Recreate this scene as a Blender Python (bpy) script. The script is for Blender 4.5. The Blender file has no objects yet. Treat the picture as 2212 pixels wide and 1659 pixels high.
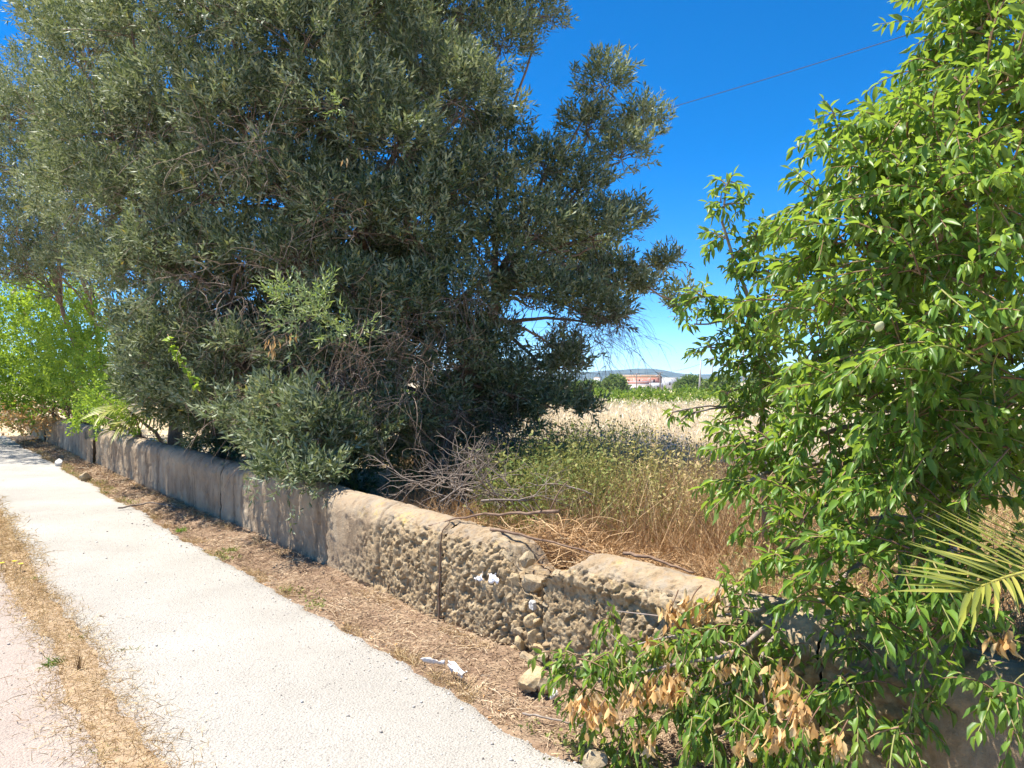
import bpy, bmesh, math, random
import numpy as np
from mathutils import Vector, Matrix, Quaternion

random.seed(7)
rng = np.random.default_rng(11)
scene = bpy.context.scene
C = scene.collection

# ------------------------------------------------------------------ camera, sky, sun, exposure
FPX, CXP, HOR = 1620.0, 1106.0, 825.0          # focal length, centre and horizon in a 2212 x 1659 frame
EYE = 1.6
cam_d = bpy.data.cameras.new("camera")
cam_d.sensor_width = 36.0
cam_d.lens = 36.0 * FPX / 2212.0
cam_d.shift_y = -4.5 / 2212.0
cam_d.clip_start = 0.05
cam_d.clip_end = 20000
cam = bpy.data.objects.new("camera", cam_d)
cam.location = (0, 0, EYE)
cam.rotation_euler = (math.radians(90), 0, 0)
C.objects.link(cam)
scene.camera = cam

SUN_EL = math.radians(69)
SUN_H = Vector((-0.95, 0.13, 0)).normalized()
SUN = Vector((SUN_H.x * math.cos(SUN_EL), SUN_H.y * math.cos(SUN_EL), math.sin(SUN_EL)))
world = bpy.data.worlds.new("World")
scene.world = world
world.use_nodes = True
wn = world.node_tree
wn.nodes.clear()
sky = wn.nodes.new("ShaderNodeTexSky")
sky.sky_type = 'NISHITA'
sky.sun_disc = False
sky.sun_elevation = SUN_EL
sky.sun_rotation = math.atan2(SUN_H.x, SUN_H.y)
sky.air_density = 0.85
sky.dust_density = 0.0
sky.ozone_density = 3.0
sky.altitude = 3500
bg = wn.nodes.new("ShaderNodeBackground")
bg.inputs[1].default_value = 0.115
hs = wn.nodes.new("ShaderNodeHueSaturation")
hs.inputs["Saturation"].default_value = 1.4
wo = wn.nodes.new("ShaderNodeOutputWorld")
wn.links.new(sky.outputs[0], hs.inputs["Color"])
wn.links.new(hs.outputs[0], bg.inputs[0])
wn.links.new(bg.outputs[0], wo.inputs[0])

sun_d = bpy.data.lights.new("sun", 'SUN')
sun_d.energy = 4.6
sun_d.angle = math.radians(0.5)
sun_d.color = (1.0, 0.94, 0.84)
sun_o = bpy.data.objects.new("sun", sun_d)
sun_o.rotation_euler = SUN.to_track_quat('Z', 'Y').to_euler()
sun_o.location = (-20, 20, 40)
C.objects.link(sun_o)

scene.view_settings.view_transform = 'Standard'
scene.view_settings.look = 'None'
scene.view_settings.exposure = 1.25
scene.view_settings.gamma = 1.0
scene.view_settings.use_curve_mapping = False
scene.render.engine = 'CYCLES'
scene.cycles.max_bounces = 6
scene.cycles.diffuse_bounces = 3
scene.cycles.glossy_bounces = 2
scene.cycles.transmission_bounces = 3
scene.cycles.volume_bounces = 1
scene.cycles.use_denoising = True

# ------------------------------------------------------------------ helpers
def at(px, py, Y):
    return np.array([(px - CXP) / FPX * Y, Y, EYE - (py - HOR) / FPX * Y])

P0 = np.array([-0.445, 4.94])
WD = np.array([-0.625, 0.7806]); WD /= np.linalg.norm(WD)     # along the wall, away to the left
WN = np.array([-WD[1], WD[0]])                                # towards the lane
if WN[1] > 0: WN = -WN
def wp(s, t, z=0.0):
    """wall frame: s along the wall, t in front of its face"""
    s = np.asarray(s, float); t = np.asarray(t, float)
    x = P0[0] + WD[0] * s + WN[0] * t
    y = P0[1] + WD[1] * s + WN[1] * t
    return np.stack(np.broadcast_arrays(x, y, np.asarray(z, float)), -1)
def to_st(x, y):
    dx, dy = x - P0[0], y - P0[1]
    return dx * WD[0] + dy * WD[1], dx * WN[0] + dy * WN[1]
def s_at(px):
    r = (px - CXP) / FPX
    return (P0[0] - P0[1] * r) / (-WD[0] + WD[1] * r) if True else 0

def _hash(ix, iy, iz, seed):
    h = (ix * 374761393 + iy * 668265263 + iz * 2147483647 + seed * 1274126177) & 0xFFFFFFFF
    h = ((h ^ (h >> 13)) * 1274126177) & 0xFFFFFFFF
    h = ((h ^ (h >> 16)) * 2246822519) & 0xFFFFFFFF
    return ((h ^ (h >> 15)) & 0xFFFFFF) / float(0xFFFFFF)
def vnoise(p, seed=0):
    p = np.asarray(p, float)
    i = np.floor(p).astype(np.int64)
    f = p - i
    f = f * f * (3 - 2 * f)
    out = 0
    for dx in (0, 1):
        wx = f[..., 0] if dx else 1 - f[..., 0]
        for dy in (0, 1):
            wy = f[..., 1] if dy else 1 - f[..., 1]
            for dz in (0, 1):
                wz = f[..., 2] if dz else 1 - f[..., 2]
                out = out + wx * wy * wz * _hash(i[..., 0] + dx, i[..., 1] + dy, i[..., 2] + dz, seed)
    return out
def fbm(p, oct=4, seed=0):
    a, s, tot = 0, 1.0, 0
    for o in range(oct):
        a = a + s * vnoise(np.asarray(p) * (2 ** o) + 17.3 * o, seed + o)
        tot += s
        s *= 0.5
    return a / tot
def sstep(a, b, x):
    t = np.clip((x - a) / (b - a), 0, 1)
    return t * t * (3 - 2 * t)
def nrm(v):
    v = np.asarray(v, float)
    return v / np.maximum(np.linalg.norm(v, axis=-1, keepdims=True), 1e-9)

def mesh_np(name, V, faces, fv=None, mat=None, smooth=False):
    """V (n,3); faces: list of int arrays (m,k); fv: matching list of per-face values"""
    me = bpy.data.meshes.new(name)
    V = np.asarray(V, np.float32)
    me.vertices.add(len(V))
    me.vertices.foreach_set("co", V.ravel())
    faces = [np.asarray(f, np.int32) for f in faces if len(f)]
    tot = sum(f.size for f in faces)
    npoly = sum(len(f) for f in faces)
    me.loops.add(tot)
    me.polygons.add(npoly)
    me.loops.foreach_set("vertex_index", np.concatenate([f.ravel() for f in faces]))
    starts, o = [], 0
    for f in faces:
        starts.append(o + np.arange(len(f), dtype=np.int32) * f.shape[1])
        o += f.size
    me.polygons.foreach_set("loop_start", np.concatenate(starts).astype(np.int32))
    if smooth:
        me.polygons.foreach_set("use_smooth", np.ones(npoly, bool))
    me.update(calc_edges=True)
    if fv is not None:
        a = me.attributes.new("v", 'FLOAT', 'FACE')
        a.data.foreach_set("value", np.concatenate([np.asarray(x, np.float32).ravel() for x in fv]))
    if mat is not None:
        me.materials.append(mat)
    return me

class Acc:
    """collects pieces that form ONE part"""
    def __init__(s):
        s.V, s.F, s.A, s.n = [], {}, {}, 0
    def add(s, V, faces, vals=0.5):
        V = np.asarray(V, float).reshape(-1, 3)
        for f in faces:
            f = np.asarray(f, np.int64)
            if not len(f): continue
            k = f.shape[1]
            s.F.setdefault(k, []).append(f + s.n)
            if np.isscalar(vals): a = np.full(len(f), vals)
            else:
                a = np.repeat(np.asarray(vals), len(f) // len(vals))
            s.A.setdefault(k, []).append(a)
        s.V.append(V)
        s.n += len(V)
    def mesh(s, name, mat, smooth=False):
        ks = sorted(s.F)
        return mesh_np(name, np.concatenate(s.V), [np.concatenate(s.F[k]) for k in ks],
                       [np.concatenate(s.A[k]) for k in ks], mat, smooth)

def obj(name, me, parent=None, loc=None):
    o = bpy.data.objects.new(name, me)
    C.objects.link(o)
    if parent is not None: o.parent = parent
    if loc is not None: o.location = loc
    return o
def tag(o, label=None, cat=None, group=None, kind=None):
    if label: o["label"] = label
    if cat: o["category"] = cat
    if group: o["group"] = group
    if kind: o["kind"] = kind
    return o
def thing(name, loc, label, cat, group=None):
    o = bpy.data.objects.new(name, None)
    o.empty_display_size = 0.2
    o.location = tuple(float(c) for c in loc)
    C.objects.link(o)
    return tag(o, label, cat, group)
def part(name, me, root):
    """mesh given in world coordinates, parented to the thing"""
    L = np.array(root.location)
    n = len(me.vertices)
    co = np.empty(n * 3, np.float32)
    me.vertices.foreach_get("co", co)
    co = co.reshape(-1, 3) - L.astype(np.float32)
    me.vertices.foreach_set("co", co.ravel())
    me.update()
    return obj(name, me, root)
def top(name, me, label=None, cat=None, group=None, kind=None, origin=None):
    if origin is not None:
        n = len(me.vertices)
        co = np.empty(n * 3, np.float32)
        me.vertices.foreach_get("co", co)
        co = co.reshape(-1, 3) - np.asarray(origin, np.float32)
        me.vertices.foreach_set("co", co.ravel()); me.update()
        return tag(obj(name, me, None, tuple(float(c) for c in origin)), label, cat, group, kind)
    return tag(obj(name, me), label, cat, group, kind)

def basis(a, up):
    """columns x, y=a, z~up ; arrays (N,3)"""
    y = nrm(a)
    x = np.cross(y, up)
    bad = np.linalg.norm(x, axis=-1) < 1e-4
    if np.any(bad):
        x[bad] = np.cross(y[bad], np.array([1.0, 0.3, 0.2]))
    x = nrm(x)
    z = np.cross(x, y)
    return np.stack([x, y, z], -1)            # (N,3,3), columns
def inst(T, M, P, sc):
    """T template verts (n,3) -> (N*n,3)"""
    sc = np.asarray(sc, float)
    if sc.ndim == 1: sc = np.repeat(sc[:, None], 3, 1)
    return (np.einsum('nij,nkj->nki', M, T[None] * sc[:, None, :]) + P[:, None, :]).reshape(-1, 3)
def inst_faces(F, nv, N):
    return (np.asarray(F)[None] + (np.arange(N) * nv)[:, None, None]).reshape(-1, np.asarray(F).shape[1])

def tube(acc, pts, rad, sides=5, val=0.5):
    pts = np.asarray(pts, float); n = len(pts)
    rad = np.broadcast_to(np.asarray(rad, float), (n,))
    tan = nrm(np.gradient(pts, axis=0))
    ref = np.array([0.31, 0.12, 0.94])
    if abs(np.dot(tan[0], ref)) > 0.95: ref = np.array([1.0, 0, 0.1])
    u = nrm(np.cross(tan, ref)); w = np.cross(tan, u)
    a = np.arange(sides) * 2 * math.pi / sides
    V = pts[:, None] + rad[:, None, None] * (np.cos(a)[None, :, None] * u[:, None] + np.sin(a)[None, :, None] * w[:, None])
    i = np.arange(n - 1)[:, None] * sides; j = np.arange(sides)[None]
    k = (np.arange(sides) + 1) % sides
    F = np.stack([i + j, i + k[None], i + sides + k[None], i + sides + j], -1).reshape(-1, 4)
    caps = [np.arange(sides)[::-1][None], (np.arange(sides) + (n - 1) * sides)[None]]
    if sides == 3: acc.add(V.reshape(-1, 3), [F] , val)
    else:
        acc.add(V.reshape(-1, 3), [F] + (caps if sides > 4 else []), val)
def ribbons(acc, P, W, val):
    """P (N,n,3) centre lines, W (N,n) half widths: flat ribbons turned at random"""
    N, n, _ = P.shape
    tan = nrm(np.gradient(P, axis=1))
    r = nrm(rng.normal(size=(N, 1, 3)))
    side = nrm(np.cross(tan, np.broadcast_to(r, P.shape)))
    A = P + side * W[..., None]; B = P - side * W[..., None]
    V = np.stack([A, B], 2).reshape(-1, 3)
    i = np.arange(n - 1) * 2
    F = np.stack([i, i + 1, i + 3, i + 2], -1)
    acc.add(V, [inst_faces(F, 2 * n, N)], val)
def twigs3(acc, P, R, val):
    """many thin three-sided tubes, P (N,n,3), R (N,n)"""
    N, n, _ = P.shape
    tan = nrm(np.gradient(P, axis=1))
    ref = np.array([0.3, 0.25, 0.92])
    u = nrm(np.cross(tan, np.broadcast_to(ref, P.shape)) + 1e-6); w = np.cross(tan, u)
    ring = []
    for k in range(3):
        a = k * 2.0944
        ring.append(P + R[..., None] * (math.cos(a) * u + math.sin(a) * w))
    V = np.stack(ring, 2).reshape(-1, 3)
    i = np.arange(n - 1)[:, None] * 3; j = np.arange(3)[None]; k = (np.arange(3) + 1) % 3
    F = np.stack([i + j, i + k[None], i + 3 + k[None], i + 3 + j], -1).reshape(-1, 4)
    acc.add(V, [inst_faces(F, 3 * n, N)], val)
def bez(a, b, c, d, n):
    t = np.linspace(0, 1, n)[:, None]
    return (1-t)**3*np.asarray(a) + 3*(1-t)**2*t*np.asarray(b) + 3*(1-t)*t*t*np.asarray(c) + t**3*np.asarray(d)
def rdir(N):
    return nrm(rng.normal(size=(N, 3)))

# ------------------------------------------------------------------ materials
def new_mat(name):
    m = bpy.data.materials.new(name); m.use_nodes = True
    nt = m.node_tree
    return m, nt, nt.nodes["Principled BSDF"], nt.nodes["Material Output"]
def ramp_node(nt, stops, fac):
    r = nt.nodes.new("ShaderNodeValToRGB")
    els = r.color_ramp.elements
    while len(els) > 1: els.remove(els[-1])
    els[0].position = stops[0][0]; els[0].color = (*stops[0][1], 1)
    for p, c in stops[1:]:
        e = els.new(p); e.color = (*c, 1)
    nt.links.new(fac, r.inputs[0])
    return r.outputs[0]
def attr_node(nt, name="v"):
    a = nt.nodes.new("ShaderNodeAttribute"); a.attribute_name = name
    return a.outputs["Fac"]
def noise_node(nt, scale, detail=4, rough=0.6, vec=None, dist=0.0):
    n = nt.nodes.new("ShaderNodeTexNoise")
    n.inputs["Scale"].default_value = scale; n.inputs["Detail"].default_value = detail
    n.inputs["Roughness"].default_value = rough; n.inputs["Distortion"].default_value = dist
    if vec is None:
        tc = nt.nodes.new("ShaderNodeTexCoord"); vec = tc.outputs["Object"]
    nt.links.new(vec, n.inputs["Vector"])
    return n.outputs["Fac"]
def mix_node(nt, fac, a, b, mode='MIX'):
    m = nt.nodes.new("ShaderNodeMix"); m.data_type = 'RGBA'; m.blend_type = mode
    for sock, v in ((m.inputs["Factor"], fac), (m.inputs["A"], a), (m.inputs["B"], b)):
        pass
    ins = [i for i in m.inputs if i.enabled]
    fs, as_, bs = ins[0], ins[1], ins[2]
    for sock, v in ((fs, fac), (as_, a), (bs, b)):
        if isinstance(v, bpy.types.NodeSocket): nt.links.new(v, sock)
        elif isinstance(v, (int, float)): sock.default_value = v
        else: sock.default_value = (*v, 1)
    return [o for o in m.outputs if o.enabled][0]
def math_node(nt, op, a, b=0.0, clamp=False):
    m = nt.nodes.new("ShaderNodeMath"); m.operation = op; m.use_clamp = clamp
    for sock, v in ((m.inputs[0], a), (m.inputs[1], b)):
        if isinstance(v, bpy.types.NodeSocket): nt.links.new(v, sock)
        else: sock.default_value = v
    return m.outputs[0]
def bump_node(nt, h, strength, dist):
    b = nt.nodes.new("ShaderNodeBump")
    b.inputs["Strength"].default_value = strength; b.inputs["Distance"].default_value = dist
    nt.links.new(h, b.inputs["Height"])
    return b.outputs[0]

def leaf_mat(name, stops, back=None, rough=0.45, spec=0.4, trans=0.3, tcol=(0.35, 0.5, 0.06)):
    m, nt, p, out = new_mat(name)
    col = ramp_node(nt, stops, attr_node(nt))
    if back is not None:
        g = nt.nodes.new("ShaderNodeNewGeometry")
        f = math_node(nt, 'MULTIPLY', g.outputs["Backfacing"], 0.8)
        col = mix_node(nt, f, col, back)
    nt.links.new(col, p.inputs["Base Color"])
    p.inputs["Roughness"].default_value = rough
    p.inputs["Specular IOR Level"].default_value = spec
    if trans > 0:
        t = nt.nodes.new("ShaderNodeBsdfTranslucent")
        nt.links.new(mix_node(nt, 0.65, col, tcol), t.inputs["Color"])
        ms = nt.nodes.new("ShaderNodeMixShader"); ms.inputs[0].default_value = trans
        nt.links.new(p.outputs[0], ms.inputs[1]); nt.links.new(t.outputs[0], ms.inputs[2])
        nt.links.new(ms.outputs[0], out.inputs[0])
    return m
def var_mat(name, stops, rough=0.85, spec=0.2, grain=0.0):
    m, nt, p, out = new_mat(name)
    col = ramp_node(nt, stops, attr_node(nt))
    if grain:
        col = mix_node(nt, grain, col, ramp_node(nt, [(0.3, (0, 0, 0)), (0.7, (1, 1, 1))], noise_node(nt, 60, 3)), 'OVERLAY')
    nt.links.new(col, p.inputs["Base Color"])
    p.inputs["Roughness"].default_value = rough
    p.inputs["Specular IOR Level"].default_value = spec
    return m
def noise_mat(name, stops, scale=6, rough=0.9, spec=0.2, detail=6, bump=None, dist=0.0):
    m, nt, p, out = new_mat(name)
    n = noise_node(nt, scale, detail, 0.65, dist=dist)
    nt.links.new(ramp_node(nt, stops, n), p.inputs["Base Color"])
    p.inputs["Roughness"].default_value = rough
    p.inputs["Specular IOR Level"].default_value = spec
    if bump:
        nt.links.new(bump_node(nt, noise_node(nt, bump[0], 5), bump[1], bump[2]), p.inputs["Normal"])
    return m

M = {}
M['olive'] = leaf_mat('olive_leaf', [(0, (0.050, 0.078, 0.030)), (0.5, (0.108, 0.150, 0.060)), (0.9, (0.195, 0.24, 0.115)), (1, (0.40, 0.31, 0.06))],
                      back=(0.34, 0.385, 0.26), rough=0.52, spec=0.25, trans=0.22, tcol=(0.32, 0.38, 0.10))
M['olive_sunlit'] = leaf_mat('olive_leaf_sunlit', [(0, (0.14, 0.22, 0.08)), (0.8, (0.26, 0.32, 0.12)), (1, (0.40, 0.40, 0.10))], back=(0.34, 0.40, 0.24), rough=0.42, trans=0.3)  # paler copy of the olive leaf, sunlight put into its colour
M['almond'] = leaf_mat('almond_leaf', [(0, (0.055, 0.130, 0.026)), (0.5, (0.105, 0.215, 0.036)), (0.85, (0.17, 0.29, 0.045)), (1, (0.30, 0.38, 0.06))],
                       back=(0.19, 0.28, 0.08), rough=0.40, spec=0.35, trans=0.42, tcol=(0.46, 0.64, 0.04))
M['dead'] = leaf_mat('dead_leaf', [(0, (0.52, 0.28, 0.10)), (0.5, (0.74, 0.48, 0.20)), (1, (0.82, 0.64, 0.36))], rough=0.6, spec=0.3, trans=0.3, tcol=(0.7, 0.4, 0.12))
M['shrub'] = leaf_mat('shrub_leaf', [(0, (0.10, 0.20, 0.03)), (0.5, (0.20, 0.33, 0.04)), (1, (0.36, 0.45, 0.06))], rough=0.5, spec=0.3, trans=0.45, tcol=(0.50, 0.66, 0.05))
M['palm'] = leaf_mat('palm_leaflet', [(0, (0.17, 0.21, 0.04)), (0.6, (0.33, 0.35, 0.07)), (1, (0.60, 0.52, 0.14))], rough=0.4, trans=0.25, tcol=(0.5, 0.5, 0.1))
M['vine'] = leaf_mat('vine_leaf', [(0, (0.07, 0.15, 0.025)), (0.6, (0.16, 0.26, 0.04)), (1, (0.30, 0.36, 0.07))], rough=0.5, trans=0.35)
M['far_tree'] = leaf_mat('far_tree_leaf', [(0, (0.09, 0.15, 0.05)), (0.6, (0.17, 0.24, 0.08)), (1, (0.26, 0.31, 0.12))], rough=0.6, trans=0.25)
M['weed'] = leaf_mat('weed_leaf', [(0, (0.08, 0.14, 0.03)), (0.35, (0.19, 0.22, 0.06)), (0.7, (0.38, 0.33, 0.13)), (1, (0.50, 0.36, 0.19))], rough=0.7, spec=0.2, trans=0.25, tcol=(0.42, 0.40, 0.10))
M['straw'] = leaf_mat('straw', [(0, (0.24, 0.14, 0.07)), (0.5, (0.46, 0.32, 0.155)), (1, (0.66, 0.52, 0.30))], rough=0.7, spec=0.2, trans=0.2, tcol=(0.6, 0.45, 0.2))
M['oat'] = leaf_mat('oat_straw', [(0, (0.58, 0.47, 0.30)), (0.5, (0.74, 0.65, 0.46)), (1, (0.82, 0.76, 0.60))], rough=0.7, spec=0.2, trans=0.25, tcol=(0.7, 0.55, 0.3))
M['brown_grass'] = leaf_mat('brown_grass', [(0, (0.22, 0.12, 0.06)), (0.5, (0.44, 0.27, 0.13)), (1, (0.60, 0.44, 0.26))], rough=0.75, spec=0.2, trans=0.15, tcol=(0.5, 0.3, 0.12))
M['litter'] = var_mat('litter_bits', [(0, (0.10, 0.06, 0.035)), (0.35, (0.27, 0.18, 0.11)), (0.7, (0.46, 0.335, 0.21)), (0.93, (0.64, 0.53, 0.37)), (1, (0.55, 0.27, 0.08))], rough=0.85)
M['bark'] = noise_mat('olive_bark', [(0.3, (0.14, 0.09, 0.065)), (0.55, (0.26, 0.18, 0.13)), (0.75, (0.36, 0.27, 0.20))], 9, bump=(30, 0.6, 0.02))
M['twig'] = var_mat('olive_twig', [(0, (0.13, 0.085, 0.06)), (0.5, (0.24, 0.17, 0.12)), (1, (0.38, 0.31, 0.25))])
M['almond_bark'] = noise_mat('almond_bark', [(0.3, (0.17, 0.12, 0.10)), (0.55, (0.33, 0.27, 0.23)), (0.75, (0.46, 0.41, 0.36))], 14, bump=(50, 0.4, 0.006))
M['almond_twig'] = var_mat('almond_twig', [(0, (0.20, 0.11, 0.07)), (0.5, (0.30, 0.19, 0.11)), (1, (0.25, 0.27, 0.09))], rough=0.6)
M['dead_wood'] = noise_mat('dead_wood', [(0.3, (0.15, 0.115, 0.09)), (0.55, (0.26, 0.21, 0.17)), (0.75, (0.38, 0.33, 0.28))], 20)
M['dark_stick'] = noise_mat('brown_stick', [(0.3, (0.12, 0.075, 0.05)), (0.6, (0.25, 0.17, 0.12)), (0.8, (0.36, 0.27, 0.2))], 25)
M['stone'] = noise_mat('limestone', [(0.25, (0.28, 0.20, 0.115)), (0.5, (0.41, 0.32, 0.20)), (0.75, (0.52, 0.45, 0.33))], 14, bump=(70, 0.5, 0.01))
M['pale_stone'] = noise_mat('pale_limestone', [(0.25, (0.50, 0.46, 0.40)), (0.6, (0.68, 0.65, 0.60)), (0.8, (0.76, 0.74, 0.70))], 18, bump=(60, 0.5, 0.008))
M['ochre_stone'] = noise_mat('ochre_stone', [(0.25, (0.36, 0.25, 0.13)), (0.5, (0.52, 0.39, 0.22)), (0.75, (0.60, 0.50, 0.34))], 16, bump=(60, 0.5, 0.01))
M['plastic'] = noise_mat('weathered_plastic', [(0.3, (0.58, 0.53, 0.48)), (0.7, (0.74, 0.70, 0.66))], 25, rough=0.5)
M['white_scrap'] = noise_mat('white_plastic', [(0.3, (0.74, 0.74, 0.76)), (0.7, (0.84, 0.84, 0.86))], 30, rough=0.5)
M['yellow'] = leaf_mat('yellow_petal', [(0, (0.80, 0.62, 0.02)), (1, (0.85, 0.72, 0.05))], rough=0.5, trans=0.2, tcol=(0.8, 0.7, 0.05))
M['pole'] = noise_mat('weathered_pole', [(0.3, (0.20, 0.16, 0.13)), (0.7, (0.34, 0.29, 0.25))], 8)
M['concrete_pole'] = noise_mat('concrete_pole', [(0.3, (0.38, 0.37, 0.36)), (0.7, (0.48, 0.47, 0.46))], 5)
M['wire'] = noise_mat('cable', [(0.3, (0.03, 0.03, 0.035)), (0.7, (0.05, 0.05, 0.055))], 4, rough=0.5)

# ---- ground materials
def lane_material():
    m, nt, p, out = new_mat('lane_surface')
    big = noise_node(nt, 0.8, 5)
    fine = noise_node(nt, 140, 3, 0.7)
    pale = ramp_node(nt, [(0.3, (0.38, 0.355, 0.315)), (0.7, (0.51, 0.48, 0.43))], big)
    pink = ramp_node(nt, [(0.3, (0.40, 0.325, 0.275)), (0.7, (0.51, 0.43, 0.37))], big)
    col = mix_node(nt, attr_node(nt, "tint"), pale, pink)
    v = nt.nodes.new("ShaderNodeTexVoronoi"); v.feature = 'F1'; v.inputs["Scale"].default_value = 75
    tc = nt.nodes.new("ShaderNodeTexCoord"); nt.links.new(tc.outputs["Object"], v.inputs["Vector"])
    wn_ = nt.nodes.new("ShaderNodeSeparateColor"); nt.links.new(v.outputs["Color"], wn_.inputs[0])
    dark = math_node(nt, 'GREATER_THAN', wn_.outputs[0], 0.90)
    dark = math_node(nt, 'MULTIPLY', dark, math_node(nt, 'LESS_THAN', v.outputs["Distance"], 0.42))
    col = mix_node(nt, math_node(nt, 'MULTIPLY', dark, 0.55), col, (0.20, 0.175, 0.16))
    g = ramp_node(nt, [(0.35, (0.80, 0.80, 0.80)), (0.6, (1.05, 1.05, 1.05))], fine)
    col = mix_node(nt, 1.0, col, g, 'MULTIPLY')
    nt.links.new(col, p.inputs["Base Color"])
    p.inputs["Roughness"].default_value = 0.9; p.inputs["Specular IOR Level"].default_value = 0.2
    h = math_node(nt, 'ADD', math_node(nt, 'MULTIPLY', v.outputs["Distance"], -0.7), fine)
    nt.links.new(bump_node(nt, h, 0.9, 0.012), p.inputs["Normal"])
    return m
M['lane'] = lane_material()
M['verge'] = noise_mat('verge_soil', [(0.25, (0.16, 0.10, 0.065)), (0.5, (0.28, 0.19, 0.125)), (0.75, (0.40, 0.30, 0.20))], 7, detail=10, bump=(45, 0.9, 0.03))
M['field'] = noise_mat('field_soil', [(0.25, (0.36, 0.25, 0.14)), (0.5, (0.54, 0.42, 0.26)), (0.75, (0.68, 0.57, 0.39))], 1.5, detail=10, bump=(25, 0.8, 0.04))

def wall_material():
    m, nt, p, out = new_mat('wall_plaster')
    tc = nt.nodes.new("ShaderNodeTexCoord")
    big = noise_node(nt, 2.2, 6, vec=tc.outputs["Object"])
    col = ramp_node(nt, [(0.25, (0.24, 0.17, 0.11)), (0.5, (0.37, 0.28, 0.185)), (0.75, (0.47, 0.385, 0.27))], big)
    rough_c = ramp_node(nt, [(0.3, (0.24, 0.16, 0.085)), (0.5, (0.39, 0.285, 0.16)), (0.7, (0.52, 0.42, 0.27))], noise_node(nt, 26, 6, vec=tc.outputs["Object"]))
    col = mix_node(nt, math_node(nt, 'MULTIPLY', attr_node(nt, "rough"), 0.85), col, rough_c)
    # run-off stains: tall narrow streaks
    mp = nt.nodes.new("ShaderNodeMapping"); mp.inputs["Scale"].default_value = (4.5, 4.5, 0.9)
    nt.links.new(tc.outputs["Object"], mp.inputs["Vector"])
    st = noise_node(nt, 1.0, 8, 0.68, vec=mp.outputs[0], dist=0.6)
    sm = ramp_node(nt, [(0.50, (0, 0, 0)), (0.66, (1, 1, 1))], st)
    keep = math_node(nt, 'SUBTRACT', 0.62, math_node(nt, 'MULTIPLY', attr_node(nt, "rough"), 0.45))
    col = mix_node(nt, math_node(nt, 'MULTIPLY', sm, keep), col, (0.11, 0.075, 0.05))
    sl = ramp_node(nt, [(0.28, (1, 1, 1)), (0.42, (0, 0, 0))], st)
    col = mix_node(nt, math_node(nt, 'MULTIPLY', sl, 0.4), col, (0.50, 0.43, 0.33))
    # grey crust and yellow lichen on the coping
    gr = ramp_node(nt, [(0.45, (0, 0, 0)), (0.62, (1, 1, 1))], noise_node(nt, 16, 8, 0.7, vec=tc.outputs["Object"]))
    col = mix_node(nt, math_node(nt, 'MULTIPLY', gr, math_node(nt, 'MULTIPLY', attr_node(nt, "cap"), 0.6)), col, (0.30, 0.265, 0.215))
    ye = ramp_node(nt, [(0.58, (0, 0, 0)), (0.68, (1, 1, 1))], noise_node(nt, 4.5, 7, 0.7, vec=tc.outputs["Object"]))
    col = mix_node(nt, math_node(nt, 'MULTIPLY', ye, math_node(nt, 'MULTIPLY', attr_node(nt, "cap"), 0.75)), col, (0.50, 0.36, 0.10))
    nt.links.new(col, p.inputs["Base Color"])
    p.inputs["Roughness"].default_value = 0.95; p.inputs["Specular IOR Level"].default_value = 0.1
    h = math_node(nt, 'ADD', noise_node(nt, 90, 6, 0.7, vec=tc.outputs["Object"]), math_node(nt, 'MULTIPLY', noise_node(nt, 28, 4, vec=tc.outputs["Object"]), 1.2))
    nt.links.new(bump_node(nt, h, 0.7, 0.012), p.inputs["Normal"])
    return m
M['wall'] = wall_material()

# ------------------------------------------------------------------ ground, lane, verge, hills
def ground_z(x, y):
    """terrain height: lane level in front of the wall, a bank behind it, falling away far off"""
    s, t = to_st(x, y)
    z = np.where(t < -0.15, 0.30 * sstep(-0.15, -0.5, t) * (1 - 0.8 * sstep(-2.0, -7.0, t)), -0.045)
    z = z - 1.4 * sstep(70, 240, y)
    return z
def grid_mesh(name, xs, ys, zf, mat, attrs=None):
    Xg, Yg = np.meshgrid(xs, ys)
    V = np.stack([Xg, Yg, zf(Xg, Yg)], -1)
    ny, nx = Xg.shape
    i = (np.arange(ny - 1)[:, None] * nx + np.arange(nx - 1)[None]).ravel()
    F = np.stack([i, i + 1, i + nx + 1, i + nx], -1)
    return mesh_np(name, V.reshape(-1, 3), [F], None, mat, True)
def spaced(edges):
    out = []
    for a, b, st in edges: out.append(np.arange(a, b, st))
    return np.concatenate(out + [[edges[-1][1]]])
xs = spaced([(-7000, -400, 600), (-400, -60, 40), (-60, -16, 4), (-16, 12, 0.22), (12, 60, 4), (60, 400, 40), (400, 7000, 600)])
ys = spaced([(-400, -40, 60), (-40, -4, 4), (-4, 22, 0.22), (22, 80, 2), (80, 400, 20), (400, 7000, 400)])
def field_z(x, y):
    z = ground_z(x, y)
    p = np.stack([x, y, np.zeros_like(x)], -1)
    s, t = to_st(x, y)
    near = (np.abs(x) < 16) & (y < 22)
    return z + np.where(near & (t < -0.4), 0.10 * (fbm(p * 1.3, 3, 5) - 0.5), np.where(near & (t < 0.6), 0.05 * (fbm(p * 2.5, 4, 8) - 0.5), 0))
top('ground', grid_mesh('ground', xs, ys, field_z, M['field']), kind='structure')

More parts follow.
